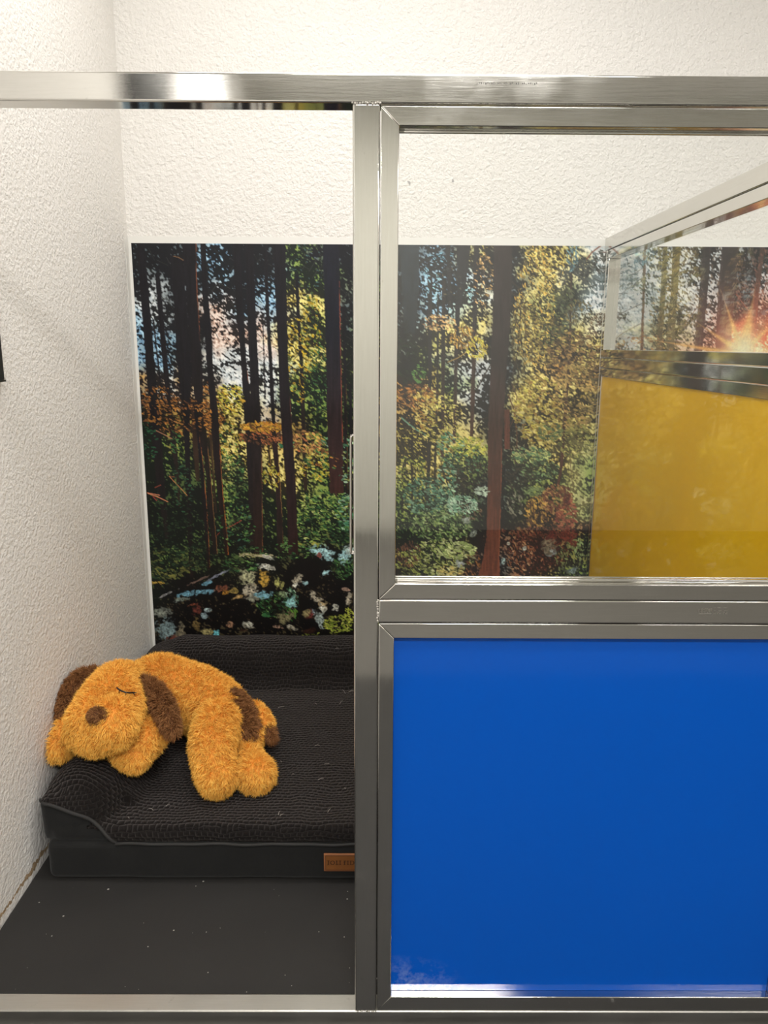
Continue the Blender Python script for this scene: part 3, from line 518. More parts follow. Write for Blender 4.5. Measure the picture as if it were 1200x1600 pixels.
def paint_mural():
    res = 2.25; u0, u1, v0, v1 = -812, 1868, 30, 1568
    W = int((u1-u0)/res); H = int((v1-v0)/res)
    rng = np.random.default_rng(11)
    X, Z = np.meshgrid(u0+(np.arange(W)+.5)*res, v1-(np.arange(H)+.5)*res)
    def vn(x, y, seed):
        g = np.random.default_rng(seed).random((512, 512)).astype(np.float32)
        xi = np.floor(x).astype(int); yi = np.floor(y).astype(int); fx = x-xi; fy = y-yi
        fx = fx*fx*(3-2*fx); fy = fy*fy*(3-2*fy); a = xi % 512; b = yi % 512; a1 = (xi+1) % 512; b1 = (yi+1) % 512
        return (g[b, a]*(1-fx)+g[b, a1]*fx)*(1-fy)+(g[b1, a]*(1-fx)+g[b1, a1]*fx)*fy
    def aniso(ang, lx, ly, seed):
        c, s = math.cos(ang), math.sin(ang); return vn((X*c+Z*s)/lx+300, (-X*s+Z*c)/ly+300, seed)
    n = .36*aniso(-.6, 8.5, 4.8, 1)+.26*aniso(-1.1, 6, 4.2, 2)+.20*aniso(-.3, 22, 12, 3)+.20*aniso(.4, 60, 60, 4)
    srt = np.argsort(n.ravel()); q = np.empty(n.size); q[srt] = np.linspace(0, 1, n.size); q = q.reshape(n.shape)
    # zone interpolation with a wobble so the cells do not show
    zx = np.array(ZONE_X, float); zz = np.array(ZONE_Z, float)[::-1]
    wx = X+(aniso(0, 45, 45, 5)-.5)*95; wz = Z+(aniso(0, 45, 45, 6)-.5)*95
    fi = np.interp(wx, zx, np.arange(25)); fj = np.interp(wz, zz, np.arange(len(zz)))
    T = np.zeros((len(zz), 25, 10))
    for j, row in enumerate(ZONES[::-1]):
        for i in range(25):
            k, f = row[2*i], int(row[2*i+1]); p = PAL[k]
            T[j, i] = [*p[0], *p[1], *p[2], .03+f*.098]
    i0 = np.clip(fi.astype(int), 0, 23); j0 = np.clip(fj.astype(int), 0, len(zz)-2); a = (fi-i0)[..., None]; b = (fj-j0)[..., None]
    P = (T[j0, i0]*(1-a)+T[j0, i0+1]*a)*(1-b)+(T[j0+1, i0]*(1-a)+T[j0+1, i0+1]*a)*b
    fr = np.clip(P[..., 9]*(.45+1.1*aniso(.2, 75, 60, 31)), .02, .97); P[..., 6:9] *= np.minimum(1., .80+.36*aniso(.5, 28, 20, 32))[..., None]; t = (q-(1-fr))/np.maximum(fr, .05)
    lo = np.clip(t/.28+.35, 0, 1)[..., None]; hi = np.clip((t-.28)/.5, 0, 1)[..., None]
    img = P[..., 0:3]*(1-lo)+P[..., 3:6]*lo; img = img*(1-hi)+P[..., 6:9]*hi
    def win_(x0, x1, z0, z1):
        return max(0, int((x0-u0)/res)), min(W, int((x1-u0)/res)+2), max(0, int((v1-z1)/res)), min(H, int((v1-z0)/res)+2)
    def blend(sl, m, c): img[sl] = img[sl]*(1-m[..., None])+np.asarray(c, float)*m[..., None]
    def strokes(pts, w, c, soft=1.2):
        for (x0, z0), (x1, z1) in zip(pts, pts[1:]):
            a0, a1, b0, b1 = win_(min(x0, x1)-w*2, max(x0, x1)+w*2, min(z0, z1)-w*2, max(z0, z1)+w*2)
            if a1 <= a0 or b1 <= b0: continue
            sl = (slice(b0, b1), slice(a0, a1)); x, z = X[sl], Z[sl]; dx, dz = x1-x0, z1-z0
            tt = np.clip(((x-x0)*dx+(z-z0)*dz)/(dx*dx+dz*dz+1e-6), 0, 1); d = np.hypot(x-x0-tt*dx, z-z0-tt*dz)
            blend(sl, np.clip((w-d)/soft+.5, 0, 1)*.95, c)
    def cluster(c0, rx, ry, nn, L, ang, cols, flip=1):
        for _ in range(int(nn*.85)):
            r = math.sqrt(rng.random())**.8; th = rng.random()*6.283
            x = c0[0]+rx*1.1*r*math.cos(th); z = c0[1]+ry*1.1*r*math.sin(th)
            l = L*(.5+.9*rng.random()); w = l*(.28+.2*rng.random()); an = math.radians(-ang+rng.normal()*24)
            a0, a1, b0, b1 = win_(x-l, x+l, z-l, z+l)
            if a1 <= a0 or b1 <= b0: continue
            sl = (slice(b0, b1), slice(a0, a1)); dx = X[sl]-x; dz = Z[sl]-z; c, s = math.cos(an), math.sin(an)
            e = ((dx*c+dz*s)/l)**2+((-dx*s+dz*c)/w)**2
            col = np.array(cols[rng.integers(len(cols))])*(.8+.4*rng.random())
            blend(sl, np.clip((1.15-e)*2, 0, .9), np.clip(col, 0, 255))
    bark = aniso(0, 5, 40, 8); bark2 = aniso(0, 9, 5, 9)
    def trunk(pts, c0, c1, rim):
        pts = sorted(pts, key=lambda p: p[1]); zs = [p[1] for p in pts]
        a0, a1, b0, b1 = win_(min(p[0]-p[2] for p in pts)-8, max(p[0]+p[2] for p in pts)+8, zs[0], zs[-1])
        sl = (slice(b0, b1), slice(a0, a1)); x, z = X[sl], Z[sl]
        cx = np.interp(z, zs, [p[0] for p in pts]); hw = np.interp(z, zs, [p[2] for p in pts])+(bark2[sl]-.5)*2.2
        d = (x-cx)/np.maximum(hw, 1); f = np.clip((z-zs[0])/(zs[-1]-zs[0]), 0, 1)[..., None]
        f = np.clip(f*1.5, 0, 1); c = np.array(c1)*(1-f)+np.array(c0)*f; c = c*(.78+.34*bark[sl]+.12*bark2[sl])[..., None]
        m = np.clip((1-np.abs(d))*hw/1.6+.3, 0, 1)
        if rim:
            rm = .8*np.clip((d-(.98-2.2/np.maximum(hw, 4)-.08))*8, 0, 1)*(z < rim[1])*(z > rim[2])*np.clip(bark[sl]*1.6+bark2[sl]*.8-.45, 0, 1)
            c = c*(1-rm[..., None])+np.array(rim[0])*rm[..., None]
        img[sl] = img[sl]*(1-m[..., None])+c*m[..., None]
    # needle sprays hanging over the sky gaps
    for k in range(430):
        x = rng.uniform(-800, 740); z = rng.uniform(1150, 1560)
        a = -rng.uniform(.2, 1.2)*(1 if rng.random() < .6 else -1); l = rng.uniform(14, 46)
        c = np.array([30, 34, 30])+rng.integers(0, 26)
        strokes([(x, z), (x+abs(l*math.cos(a))*(1 if a < 0 else -1), z-abs(l*math.sin(a)))], .9, c)
    for c0, rx, ry, nn, L, ang, cols in LEAVES[:6]: cluster(c0, rx, ry, nn, L, ang, cols)
    for tr in TRUNKS: trunk(*tr)
    for pts, w, c in TWIGS: strokes(pts, w, c)
    for c0, rx, ry, nn, L, ang, cols in LEAVES: cluster(c0, rx*.95, ry*.95, int(nn*.62), L, ang, cols)
    for tr in TRUNKS[-7:-6]: trunk(*tr)
    for k in (6, 7, 8, 14, 16): trunk(*TRUNKS[k])
    for c0, rx, ry, nn, L, ang, cols in LEAVES:
        if L < 7.5: cluster(c0, rx*.8, ry*.8, int(nn*.12), L, ang, cols)
    # boulders: pale patches with torn edges
    e1 = aniso(.4, 8, 6, 21); e2 = aniso(-.3, 16, 12, 22); e3 = aniso(.8, 5, 4, 23)
    for (bx, bz), ra, rb, an, c in BLOBS:
        R = max(ra, rb)*1.7; a0, a1, b0, b1 = win_(bx-R, bx+R, bz-R, bz+R)
        if a1 <= a0 or b1 <= b0: continue
        sl = (slice(b0, b1), slice(a0, a1)); dx = X[sl]-bx; dz = Z[sl]-bz; an = math.radians(an); cc, ss = math.cos(an), math.sin(an)
        e = np.hypot((dx*cc+dz*ss)/ra, (-dx*ss+dz*cc)/rb)+(e1[sl]-.5)*.9+(e2[sl]-.5)*.7
        m = np.clip((1.0-e)*3.2, 0, 1)*np.clip(.35+1.3*e3[sl], 0, 1)
        col = np.array(c)*(.62+.62*e1[sl]+.18*e3[sl])[..., None]
        img[sl] = img[sl]*(1-m[..., None])+np.clip(col, 0, 250)*m[..., None]
    # printed sun burst
    sx, sz = SUN_SPOT; d = np.hypot(X-sx, (Z-sz)*.85)
    g = np.exp(-(d/150)**2)[..., None]; img[:] = img+(np.array([250, 110, 70])-img*.4)*g*.62
    for pts, w in RAYS:
        (x0, z0), (x1, z1) = pts; L = math.hypot(x1-x0, z1-z0); tx, tz = (x1-x0)/L, (z1-z0)/L
        al = (X-x0)*tx+(Z-z0)*tz; ac = np.abs(-(X-x0)*tz+(Z-z0)*tx); ww = w*1.8*np.clip(1-al/L, .1, 1)
        m = (np.exp(-(ac/ww)**2)*np.clip(1.25-al/L, 0, 1)*(al > 0))[..., None]
        img[:] = img+(np.array([255, 190, 110])-img)*np.clip(m*1.25, 0, 1)*.95
    core = np.exp(-(d/64)**2)[..., None]; img[:] = img+(np.array([255, 250, 215])-img)*core*.95
    img *= (.94+.12*rng.random(img.shape[:2]))[..., None]
    img = np.clip(img, 0, 255)/255
    L = np.where(img <= .04045, img/12.92, ((img+.055)/1.055)**2.4)
    # mesh: a sheet of small cells, each carrying its ink colour
    xs = np.linspace(u0, u1, W+1)/1000; zs = np.linspace(v1, v0, H+1)/1000
    VX, VZ = np.meshgrid(xs, zs); nv = VX.size
    co = np.empty((nv, 3), np.float32); co[:, 0] = VX.ravel(); co[:, 1] = Y1-.0012; co[:, 2] = VZ.ravel()
    idx = np.arange(nv).reshape(H+1, W+1)
    q4 = np.stack([idx[:-1, :-1], idx[1:, :-1], idx[1:, 1:], idx[:-1, 1:]], -1).reshape(-1, 4).astype(np.int32)
    me = bpy.data.meshes.new('printed_sheet'); me.vertices.add(nv); me.vertices.foreach_set('co', co.ravel())
    me.loops.add(q4.size); me.loops.foreach_set('vertex_index', q4.ravel())
    me.polygons.add(len(q4)); me.polygons.foreach_set('loop_start', np.arange(0, q4.size, 4, dtype=np.int32))
    me.update(calc_edges=True)
    at = me.color_attributes.new('ink', 'FLOAT_COLOR', 'POINT')
    pad = np.pad(L, ((0, 1), (0, 1), (0, 0)), mode='edge'); rgba = np.ones((nv, 4), np.float32); rgba[:, :3] = pad.reshape(-1, 3)
    at.data.foreach_set('color', rgba.ravel())
    return me
mural = empty('forest_mural', (.5, Y1-.001, 0))
tag(mural, 'printed forest scene poster covering the lower part of the back wall', 'mural')
t = NT('mural_ink'); t.set(rough=.42, spec=.3)
a_ = t.n('ShaderNodeVertexColor', layer_name='ink'); t.l(a_.outputs['Color'], t.b.inputs['Base Color'])
sh = paint_mural(); sheet = link_mesh('printed_sheet', sh, t.m, mural)
t = NT('mural_margin'); t.set((.80, .79, .75), .5); t.bump(t.noise(8, 3), .3, .004); M_MARGIN = t.m
mb = bm_box(-.8225, 1.885, Y1-.0009, Y1-.0001, .01, 1.5895)
from_bm('white_margin', mb, M_MARGIN, mural)
# the left edge of the sheet turns the corner onto the side wall
from_bm('folded_edge', bm_prism([(-.8228, Y1-.03), (-.8218, Y1-.03), (-.8214, Y1-.002), (-.8228, Y1-.002)], 2, .01, 1.5895, 0), M_MARGIN, mural)

# ------------------------------------------------------------------ bolster dog bed
BX0, BX1, BY0, BY1 = -.782, .655, 1.602, 2.612
bed = empty('dog_bed', ((BX0+BX1)/2, (BY0+BY1)/2, .0043))
tag(bed, 'black bolster dog bed with nubbly cover on the rubber mat', 'dog bed')
def soften(o, k=.006, sm=12):
    m1 = o.modifiers.new('r', 'REMESH'); m1.mode = 'VOXEL'; m1.voxel_size = k; m1.use_smooth_shade = True
    m2 = o.modifiers.new('s', 'SMOOTH'); m2.factor = .5; m2.iterations = sm
    dg = bpy.context.evaluated_depsgraph_get(); dg.update()
    me = bpy.data.meshes.new_from_object(o.evaluated_get(dg)); bpy.data.objects.remove(o); return me
def rounded_box_bm(a, bev, seg=6): return bm_box(*a, bev, None, seg)
base = rounded_box_bm((BX0, BX1, BY0, BY1, .0045, .104), .018, 5)
bmesh.ops.subdivide_edges(base, edges=[e for e in base.edges if e.calc_length() > .2], cuts=24, use_grid_fill=True)
for v in base.verts:
    n_ = math.sin(v.co.x*17)*.6+math.sin(v.co.x*41+1)*.4
    if v.co.y < BY0+.03: v.co.y += .0016*n_
from_bm('mattress_base', base, M_SUEDE, bed, True)
def capsule_bm(p, q, r, sx=1, sz=1, bm=None):
    bm = bm or bmesh.new(); p, q = Vector(p), Vector(q); n = max(2, int((q-p).length/.01))
    axis = (q-p).normalized()
    for i in range(0, n+1, 2):
        c = p.lerp(q, i/n)
        bmesh.ops.create_icosphere(bm, subdivisions=3, radius=r, matrix=Matrix.Translation(c)@Matrix.Diagonal((sx, 1, sz, 1)))
    return bm
cov = bm_box(BX0+.006, BX1-.006, BY0+.006, BY1-.01, .088, .142, .024, None, 6)
capsule_bm((-.722, 1.706, .152), (-.722, 2.50, .158), .0945, 1.0, 1., cov)
capsule_bm((.575, 1.715, .152), (.575, 2.50, .158), .0935, .93, 1., cov)
capsule_bm((-.66, 2.492, .155), (.54, 2.492, .155), .115, 1, .985, cov)
# slope between bolsters and seat
bm_prism([(2.33, .13), (2.45, .13), (2.45, .235)], 0, -.70, .57, .008, cov)
for s, x in ((1, -.705), (-1, .575)):
    bm_prism([(x, .12), (x+s*.135, .12), (x+s*.03, .235), (x, .235)], 1, 1.70, 2.5, .008, cov)
bm_prism([(-.798, .09), (-.655, .09), (-.69, .18), (-.74, .205), (-.802, .205)], 1, BY0+.018, 1.75, .014, cov)
tmp = from_bm('tmp', cov, M_PLUSH); cm = soften(tmp, .006, 14)
nv = len(cm.vertices); co = np.empty(nv*3); cm.vertices.foreach_get('co', co); co = co.reshape(-1, 3)
co[:, 0] = np.maximum(co[:, 0], X0+.004)
co += np.c_[np.zeros(nv), np.zeros(nv), .0022*np.sin(co[:, 0]*23+1.3)*np.sin(co[:, 1]*19)]
cm.vertices.foreach_set('co', co.ravel()); cm.update()
# sewn smooth cheek at the arm's front end, under the piping curve
PIPE = [(-.802, .190), (-.785, .192), (-.765, .190), (-.725, .176), (-.685, .158), (-.652, .132), (-.628, .106), (-.616, .094)]
def pipe_z(x): return float(np.interp(x, [p[0] for p in PIPE], [p[1] for p in PIPE]))
cheek_faces = []
for p in cm.polygons:
    c = p.center
    if c.x < -.616 and c.y < 1.74 and c.z < pipe_z(c.x) and p.normal.z < .5: cheek_faces.append(p.index)
cs = set(cheek_faces)
def sub_mesh(me, keep):
    bm = bmesh.new(); bm.from_mesh(me); bm.faces.ensure_lookup_table()
    bmesh.ops.delete(bm, geom=[f for f in bm.faces if (f.index in cs) != keep], context='FACES'); return bm
cheek = sub_mesh(cm, True); cover = sub_mesh(cm, False)
bvh = BVHTree.FromPolygons([v.co for v in cm.vertices], [tuple(p.vertices) for p in cm.polygons])
SEAT_BVH = bvh
for v in cheek.verts:      # slightly recessed below the plush pile
    v.co.y += .003
from_bm('nubbly_cover', cover, M_PLUSH, bed, True)
o = from_bm('arm_cheek', cheek, M_SUEDE, bed, True); o['label'] = 'smooth black cheek at the arm end'
pl = []
for x, z in [tuple(p) for p in resample([(a, 0, b) for a, b in PIPE], 26) for p in [(p[0], p[2])]]:
    h = bvh.ray_cast(Vector((x, 1.4, z)), Vector((0, 1, 0)))
    pl.append((x, (h[0].y if h[0] else 1.64)-.002, z))
ys = [p[1] for p in pl]; ys = [min(y, 1.69) for y in ys]; ys = [sum(ys[max(0, i-2):i+3])/len(ys[max(0, i-2):i+3]) for i in range(len(ys))]
pl = [(p[0], y, p[2]) for p, y in zip(pl, ys)]
from_bm('piping', tube_mesh(pl, .0042, 10), M_PIPE, bed, True)
fp = [(-.618+i*(BX1+.618-.02)/80, BY0+.001+.0012*math.sin(i*.9), .1005+.0012*math.sin(i*.55)) for i in range(81)]
from_bm('piping', tube_mesh(fp, .0036, 10), M_PIPE, bed, True)
# stitched leather tag
LX, LZ0, LZ1 = -.1290, .033, .0795; LXW = .118
tag_o = from_bm('brand_tag', bm_box(LX, LX+LXW, BY0-.0042, BY0+.001, LZ0, LZ1, .0012), M_LEATHER_EDGE, bed, True)
tag_o['label'] = 'tan leather name tag'
ins = from_bm('tag_face', bm_box(LX+.0042, LX+LXW-.0042, BY0-.0048, BY0-.0035, LZ0+.0042, LZ1-.0042, .0005), M_LEATHER, tag_o)
rim = bmesh.new(); a0, a1, c0, c1 = LX+.0042, LX+LXW-.0042, LZ0+.0042, LZ1-.0042
for q in ((a0, a1, c0-.0005, c0+.0004), (a0, a1, c1-.0004, c1+.0005), (a0-.0005, a0+.0004, c0, c1), (a1-.0004, a1+.0005, c0, c1)):
    bm_box(q[0], q[1], BY0-.0050, BY0-.0040, q[2], q[3], 0, rim)
from_bm('stitched_line', rim, M_LETTER, tag_o)
def letters(text, x, z, h, y, gap=.0026):
    bm = bmesh.new(); th = h*.20; tn = h*.08; se = h*.12
    def bar(x0, x1, z0, z1): bm_box(x0, x1, y-.0006, y+.0003, z0, z1, 0, bm)
    for ch in text:
        if ch == ' ': x += h*.34; continue
        if ch == 'I': bar(x+se, x+se+th, z, z+h); bar(x, x+2*se+th, z, z+tn); bar(x, x+2*se+th, z+h-tn, z+h); x += 2*se+th
        elif ch in 'LF':
            bar(x+se, x+se+th, z, z+h); w = h*.58; bar(x, x+2*se+th, z, z+tn)
            if ch == 'L': bar(x, x+w, z, z+tn*1.1); bar(x+w-tn, x+w, z, z+h*.3); bar(x, x+2*se+th, z+h-tn, z+h)
            else: bar(x, x+w, z+h-tn, z+h); bar(x+w-tn, x+w, z+h*.74, z+h); bar(x, x+w*.75, z+h*.47, z+h*.55)
            x += w
        elif ch == 'J':
            bar(x+se, x+se+th, z-h*.08, z+h); bar(x, x+2*se+th, z+h-tn, z+h); bar(x-se, x+se+th*.5, z-h*.08, z-h*.08+tn); x += 2*se+th
        elif ch in 'OD':
            w = h*1.02; k = 28; cx = x+w/2
            if ch == 'D': bar(x+se, x+se+th, z, z+h); bar(x, x+w*.5, z, z+tn); bar(x, x+w*.5, z+h-tn, z+h)
            for i in range(k):
                A = [i*2*math.pi/k, (i+1)*2*math.pi/k]
                if ch == 'D' and math.cos((A[0]+A[1])/2) < -.05: continue
                ro = [(cx+w/2*math.cos(a), z+h/2+h/2*math.sin(a)) for a in A]; ri = [(cx+(w/2-th)*math.cos(a), z+h/2+(h/2-tn)*math.sin(a)) for a in A]
                bm_prism([ro[0], ro[1], ri[1], ri[0]], 1, y-.0006, y+.0003, 0, bm)
            x += w
        x += gap*h/.011
    return bm
from_bm('lettering', letters('JOLI FIDO', LX+.0085, .0515, .0108, BY0-.0048, .0019), M_LETTER, tag_o)
# loose pet hairs caught on the cover
hb = bmesh.new(); rr = random.Random(5)
for i in range(46):
    x = rr.uniform(-.70, .10); y = rr.uniform(1.64, 2.45); h = bvh.ray_cast(Vector((x, y, .6)), Vector((0, 0, -1)))
    if not h[0]: continue
    a = rr.uniform(0, 6.28); L = rr.uniform(.006, .02); p = h[0]+Vector((0, 0, .004)); dvec = Vector((math.cos(a), math.sin(a), rr.uniform(0, .5)))*L
    b_ = tube_mesh([p, p+dvec*.5+Vector((0, 0, .002)), p+dvec], .00035, 4); me = bpy.data.meshes.new('t'); b_.to_mesh(me); b_.free(); hb.from_mesh(me); bpy.data.meshes.remove(me)
o = from_bm('loose_hairs', hb, M_HAIR, bed); o['kind'] = 'stuff'

# ------------------------------------------------------------------ sleeping plush dog
TOY_BODY = [(-0.6799,2.111,0.275,0.0641),(-0.6375,2.0938,0.275,0.0842),(-0.5858,2.0792,0.262,0.0856),(-0.533,2.0649,0.245,0.0908),(-0.4803,2.033,0.235,0.0878),(-0.4314,1.9872,0.225,0.0789),(-0.39,1.9546,0.215,0.0637),(-0.3638,1.9141,0.21,0.0486),(-0.6886,1.8445,0.362,0.0661),(-0.6922,1.8964,0.37,0.0525),(-0.6978,1.7875,0.365,0.0546),(-0.6999,1.725,0.352,0.0545),(-0.6459,1.7072,0.348,0.0571),(-0.6819,1.6997,0.325,0.0432),(-0.7251,1.7238,0.322,0.0375),(-0.6452,1.7901,0.35,0.0483),(-0.6866,1.9598,0.352,0.0419),(-0.7981,1.7708,0.272,0.0434),(-0.7988,1.7856,0.278,0.0421),(-0.7762,1.7821,0.28,0.0355),(-0.8006,1.7527,0.268,0.0351),(-0.6116,1.9153,0.28,0.0414),(-0.5878,1.8508,0.28,0.0401),(-0.5831,1.7992,0.275,0.0408),(-0.5947,1.7657,0.265,0.0385),(-0.6138,1.7429,0.255,0.0381),(-0.6301,1.7458,0.262,0.035),(-0.6019,1.7339,0.248,0.0317),(-0.4323,1.894,0.258,0.0565),(-0.4314,1.8398,0.25,0.0551),(-0.4258,1.795,0.235,0.0523),(-0.4158,1.7667,0.212,0.0485),(-0.403,1.7404,0.194,0.0464),(-0.3661,1.9255,0.2,0.042),(-0.3522,1.8724,0.186,0.029),(-0.3291,1.8136,0.183,0.0332),(-0.31,1.7663,0.184,0.0438)]
EAR_WALL_SIDE = [(-0.7612,1.9193,0.372,0.0274),(-0.7842,1.9064,0.365,0.034),(-0.7993,1.8733,0.355,0.0352),(-0.8075,1.8447,0.34,0.0331),(-0.8106,1.8245,0.325,0.0279)]
EAR_BODY_SIDE = [(-0.6237,1.9028,0.36,0.0221),(-0.5955,1.875,0.355,0.0269),(-0.5662,1.84,0.345,0.0264),(-0.5439,1.8097,0.33,0.0245),(-0.528,1.7842,0.315,0.021),(-0.5175,1.7667,0.305,0.016)]
TAIL = [(-0.3526,2.0121,0.24,0.0199),(-0.3294,1.9778,0.236,0.0214),(-0.3105,1.9451,0.228,0.0194)]
TAIL_TIP = [(-0.3007,1.9229,0.215,0.0157),(-0.2918,1.9078,0.208,0.0121)]
NOSE = [(-0.6563,1.6483,0.4,0.0163),(-0.6649,1.6514,0.4,0.0119),(-0.6485,1.6515,0.4,0.0119)]
EYE_LINE = [(-0.6532,1.7762,0.4),(-0.6388,1.7567,0.4),(-0.6239,1.7446,0.4),(-0.6098,1.7447,0.4)]
PATCH = [(-0.4033,1.9984,0.27,0.0323),(-0.3783,1.9567,0.26,0.0353),(-0.3537,1.9123,0.245,0.0259),(-0.3455,1.8818,0.235,0.0188)]

toy = empty('plush_dog', (-.55, 1.9, .15))
tag(toy, 'orange plush dog with brown ears lying asleep on the black bed', 'soft toy')
def blob_mesh(spheres, links, vox, sm, flat=None):
    bm = bmesh.new()
    def ball(c, r): bmesh.ops.create_icosphere(bm, subdivisions=3, radius=r, matrix=Matrix.Translation(c))
    for s in spheres: ball(Vector(s[:3]), s[3])
    for a, b in links:
        A, B = spheres[a], spheres[b]; pa, pb = Vector(A[:3]), Vector(B[:3]); n = max(1, int((pb-pa).length/.012))
        for i in range(1, n): t_ = i/n; ball(pa.lerp(pb, t_), A[3]*(1-t_)+B[3]*t_)
    o = from_bm('tmp', bm, M_SKIN); return soften(o, vox, sm)
def push_out(me, keep=.002):
    """keep the pile out of the wall and above the bed"""
    for v in me.vertices:
        v.co.x = max(v.co.x, X0+.017)
        h = SEAT_BVH.ray_cast(Vector((v.co.x, v.co.y, .8)), Vector((0, 0, -1)))
        if h[0] and v.co.z < h[0].z+keep: v.co.z = h[0].z+keep
    me.update()
def furry(me, dens, length, width, comb, seed, zone=None, skip=None, slots=(0,)):
    """base skin plus thin bent tufts in one mesh; zone(co) picks the second fur colour"""
    rng = np.random.default_rng(seed); me.calc_loop_triangles()
    nt = len(me.loop_triangles); tri = np.empty(nt*3, np.int32); me.loop_triangles.foreach_get('vertices', tri); tri = tri.reshape(-1, 3)
    V = np.empty(len(me.vertices)*3); me.vertices.foreach_get('co', V); V = V.reshape(-1, 3)
    N = np.empty(len(me.vertices)*3); me.vertices.foreach_get('normal', N); N = N.reshape(-1, 3)
    a, b, c = V[tri[:, 0]], V[tri[:, 1]], V[tri[:, 2]]; ar = np.linalg.norm(np.cross(b-a, c-a), axis=1)/2
    cnt = int(ar.sum()*dens); f = rng.choice(nt, cnt, p=ar/ar.sum()); u = rng.random((cnt, 2)); s = u.sum(1) > 1; u[s] = 1-u[s]
    w0 = 1-u.sum(1); P = a[f]*w0[:, None]+b[f]*u[:, :1]+c[f]*u[:, 1:]
    n = N[tri[f, 0]]*w0[:, None]+N[tri[f, 1]]*u[:, :1]+N[tri[f, 2]]*u[:, 1:]; n /= np.linalg.norm(n, axis=1)[:, None]
    if skip is not None: ok = ~skip(P); P, n = P[ok], n[ok]
    cnt = len(P); comb = np.asarray(comb, float); comb = comb/np.linalg.norm(comb)
    # clumps: strands of one cell share a lean
    cell = np.floor(P/.0085).astype(int); key = (cell[:, 0]*73856093 ^ cell[:, 1]*19349663 ^ cell[:, 2]*83492791) & 4095
    lean = np.random.default_rng(seed+1).normal(size=(4096, 3))[key]
    tang = comb*.75+lean*.42+rng.normal(size=(cnt, 3))*.22; tang -= n*(tang*n).sum(1)[:, None]
    d1 = n*.75+tang*.55; d2 = n*.35+tang*.95; d1 /= np.linalg.norm(d1, axis=1)[:, None]; d2 /= np.linalg.norm(d2, axis=1)[:, None]
    L = length*(.65+.6*rng.random(cnt))[:, None]
    side = np.cross(d1, rng.normal(size=(cnt, 3))); side /= np.linalg.norm(side, axis=1)[:, None]; side *= width*.5
    m = P+d1*L*.5; tip = m+d2*L*.5; base = P-n*.001
    nb = len(V); T = np.stack([base-side, base+side, m+side*.8, m-side*.8, tip], 1).reshape(-1, 3)
    i0 = nb+np.arange(cnt)*5
    quads = np.stack([i0, i0+1, i0+2, i0+3], 1); tris = np.stack([i0+3, i0+2, i0+4], 1)
    ob = me.loops; nl = len(ob); lv = np.empty(nl, np.int32); ob.foreach_get('vertex_index', lv); ls = np.empty(len(me.polygons), np.int32); me.polygons.foreach_get('loop_start', ls)
    out = bpy.data.meshes.new('furry'); out.vertices.add(nb+cnt*5); out.vertices.foreach_set('co', np.vstack([V, T]).ravel())
    alll = np.concatenate([lv, quads.ravel(), tris.ravel()]).astype(np.int32); out.loops.add(len(alll)); out.loops.foreach_set('vertex_index', alll)
    st = np.concatenate([ls, nl+np.arange(cnt)*4, nl+cnt*4+np.arange(cnt)*3]).astype(np.int32)
    out.polygons.add(len(st)); out.polygons.foreach_set('loop_start', st)
    mi = np.zeros(len(st), np.int32)   # slots: 0 skin, 1 fur, 2 skin b, 3 fur b
    cen = np.empty(len(me.polygons)*3); me.polygons.foreach_get('center', cen); cen = cen.reshape(-1, 3)
    zb = zone(cen) if zone else np.zeros(len(cen), bool); zt = zone(P) if zone else np.zeros(cnt, bool)
    mi[:len(cen)] = np.where(zb, 2, 0); mi[len(cen):len(cen)+cnt] = np.where(zt, 3, 1); mi[len(cen)+cnt:] = np.where(zt, 3, 1)
    out.polygons.foreach_set('material_index', mi); out.update(calc_edges=True)
    out.polygons.foreach_set('use_smooth', np.ones(len(st), bool)); return out
def near(pts, k=1.):
    A = np.array([p[:3] for p in pts]); R = np.array([p[3] for p in pts])*k
    return lambda P: (np.linalg.norm(P[:, None, :]-A[None], axis=2) < R[None]).any(1)
MATS = [M_SKIN, M_FUR, M_SKINB, M_BROWN]
links = [(0, 1), (1, 2), (2, 3), (3, 4), (4, 5), (5, 6), (6, 7), (0, 9), (8, 9), (8, 10), (10, 11), (11, 12), (12, 13), (13, 14), (8, 15), (15, 12), (9, 16),
         (17, 18), (18, 19), (19, 14), (17, 20), (21, 22), (22, 23), (23, 24), (24, 25), (25, 26), (25, 27), (0, 21), (28, 29), (29, 30), (30, 31), (31, 32), (5, 28), (7, 33), (33, 34), (34, 35), (35, 36)]
zone_patch = near(PATCH, 1.15)
PIECES = [('body', range(0, 8), [(i, i+1) for i in range(7)], (.35, -.35, -1)), ('head', range(8, 17), [(8, 9), (8, 10), (10, 11), (11, 12), (12, 13), (13, 14), (8, 15), (15, 12), (9, 16), (10, 15), (11, 13)], (-.1, -.5, -1)),
          ('front_leg', range(17, 21), [(17, 18), (18, 19), (17, 20)], (-.3, -.6, -1)), ('front_leg', range(21, 28), [(21, 22), (22, 23), (23, 24), (24, 25), (25, 26), (25, 27)], (-.3, -.7, -1)),
          ('hind_leg', range(28, 33), [(28, 29), (29, 30), (30, 31), (31, 32)], (.0, -.9, -1)), ('hind_leg', range(33, 37), [(33, 34), (34, 35), (35, 36)], (.2, -.8, -1))]
HEAD = None
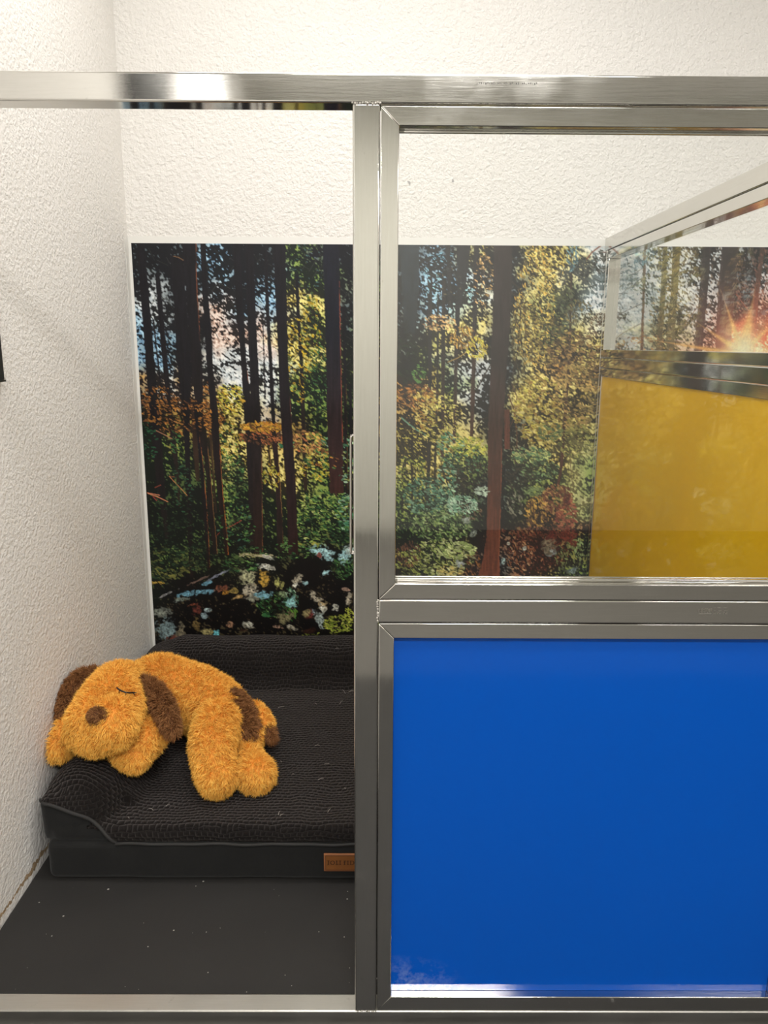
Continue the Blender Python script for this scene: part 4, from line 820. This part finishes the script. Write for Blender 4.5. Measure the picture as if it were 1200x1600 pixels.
for nm, idx, lk, comb in PIECES:
    idx = list(idx); pm = blob_mesh([TOY_BODY[i] for i in idx], [(idx.index(a_), idx.index(b_)) for a_, b_ in lk], .005, 3); push_out(pm, .001)
    if nm == 'head': TB = BVHTree.FromPolygons([v.co for v in pm.vertices], [tuple(p.vertices) for p in pm.polygons])
    o = link_mesh(nm, furry(pm, 250000, .0165, .0016, comb, 3+idx[0], zone=zone_patch if nm in ('body', 'hind_leg') else None), MATS, toy)
    if nm == 'head': HEAD = o
for nm, sp_ in (('ear', EAR_WALL_SIDE), ('ear', EAR_BODY_SIDE)):
    em = blob_mesh(sp_, [(i, i+1) for i in range(len(sp_)-1)], .0045, 4)
    o = link_mesh(nm, furry(em, 260000, .018, .0015, (0, -.5, -1), 9, zone=lambda P: np.ones(len(P), bool)), MATS, toy); o['label'] = 'floppy brown ear'
tl = blob_mesh(TAIL, [(0, 1), (1, 2)], .004, 3)
tail_o = link_mesh('tail', furry(tl, 260000, .015, .0015, (.5, -.6, -.7), 12), MATS, toy)
tt = blob_mesh(TAIL_TIP, [(0, 1)], .0035, 2)
o = link_mesh('tail_tip', furry(tt, 260000, .016, .0015, (.6, -.5, -1), 13, zone=lambda P: np.ones(len(P), bool)), MATS, tail_o); o['label'] = 'brown tail tip'
def seat_on_face(p, lift):
    d = (cam_anchor-Vector(p)).normalized(); h = TB.ray_cast(Vector(p)+d*.25, -d); return (h[0]+h[1]*lift) if h[0] else Vector(p)
cam_anchor = Vector((-.2, .2, 1.0))   # the way the face is turned
nose_s = [(*seat_on_face(s[:3], .002), s[3]*1.2) for s in NOSE]
nm_ = blob_mesh(nose_s, [(0, 1), (0, 2)], .0035, 3)
o = link_mesh('nose', furry(nm_, 420000, .008, .0012, (0, -.6, -.5), 15, zone=lambda P: np.ones(len(P), bool)), MATS, HEAD); o['label'] = 'brown fluffy nose'
eye = [seat_on_face(p, .0165) for p in EYE_LINE]
ep = resample(eye, 14); eb = tube_mesh(ep, .0019, 8)
for k, (dx, dz) in ((4, (-.002, -.006)), (8, (.001, -.007)), (12, (.005, -.006)), (13, (.006, .001))):
    b_ = tube_mesh([ep[k], ep[k]+Vector((dx, -.002, dz))], [.0016, .0008], 6); me = bpy.data.meshes.new('t'); b_.to_mesh(me); b_.free(); eb.from_mesh(me)
o = from_bm('closed_eye', eb, M_BLACK, HEAD, True); o['label'] = 'black stitched sleeping eye with lashes'
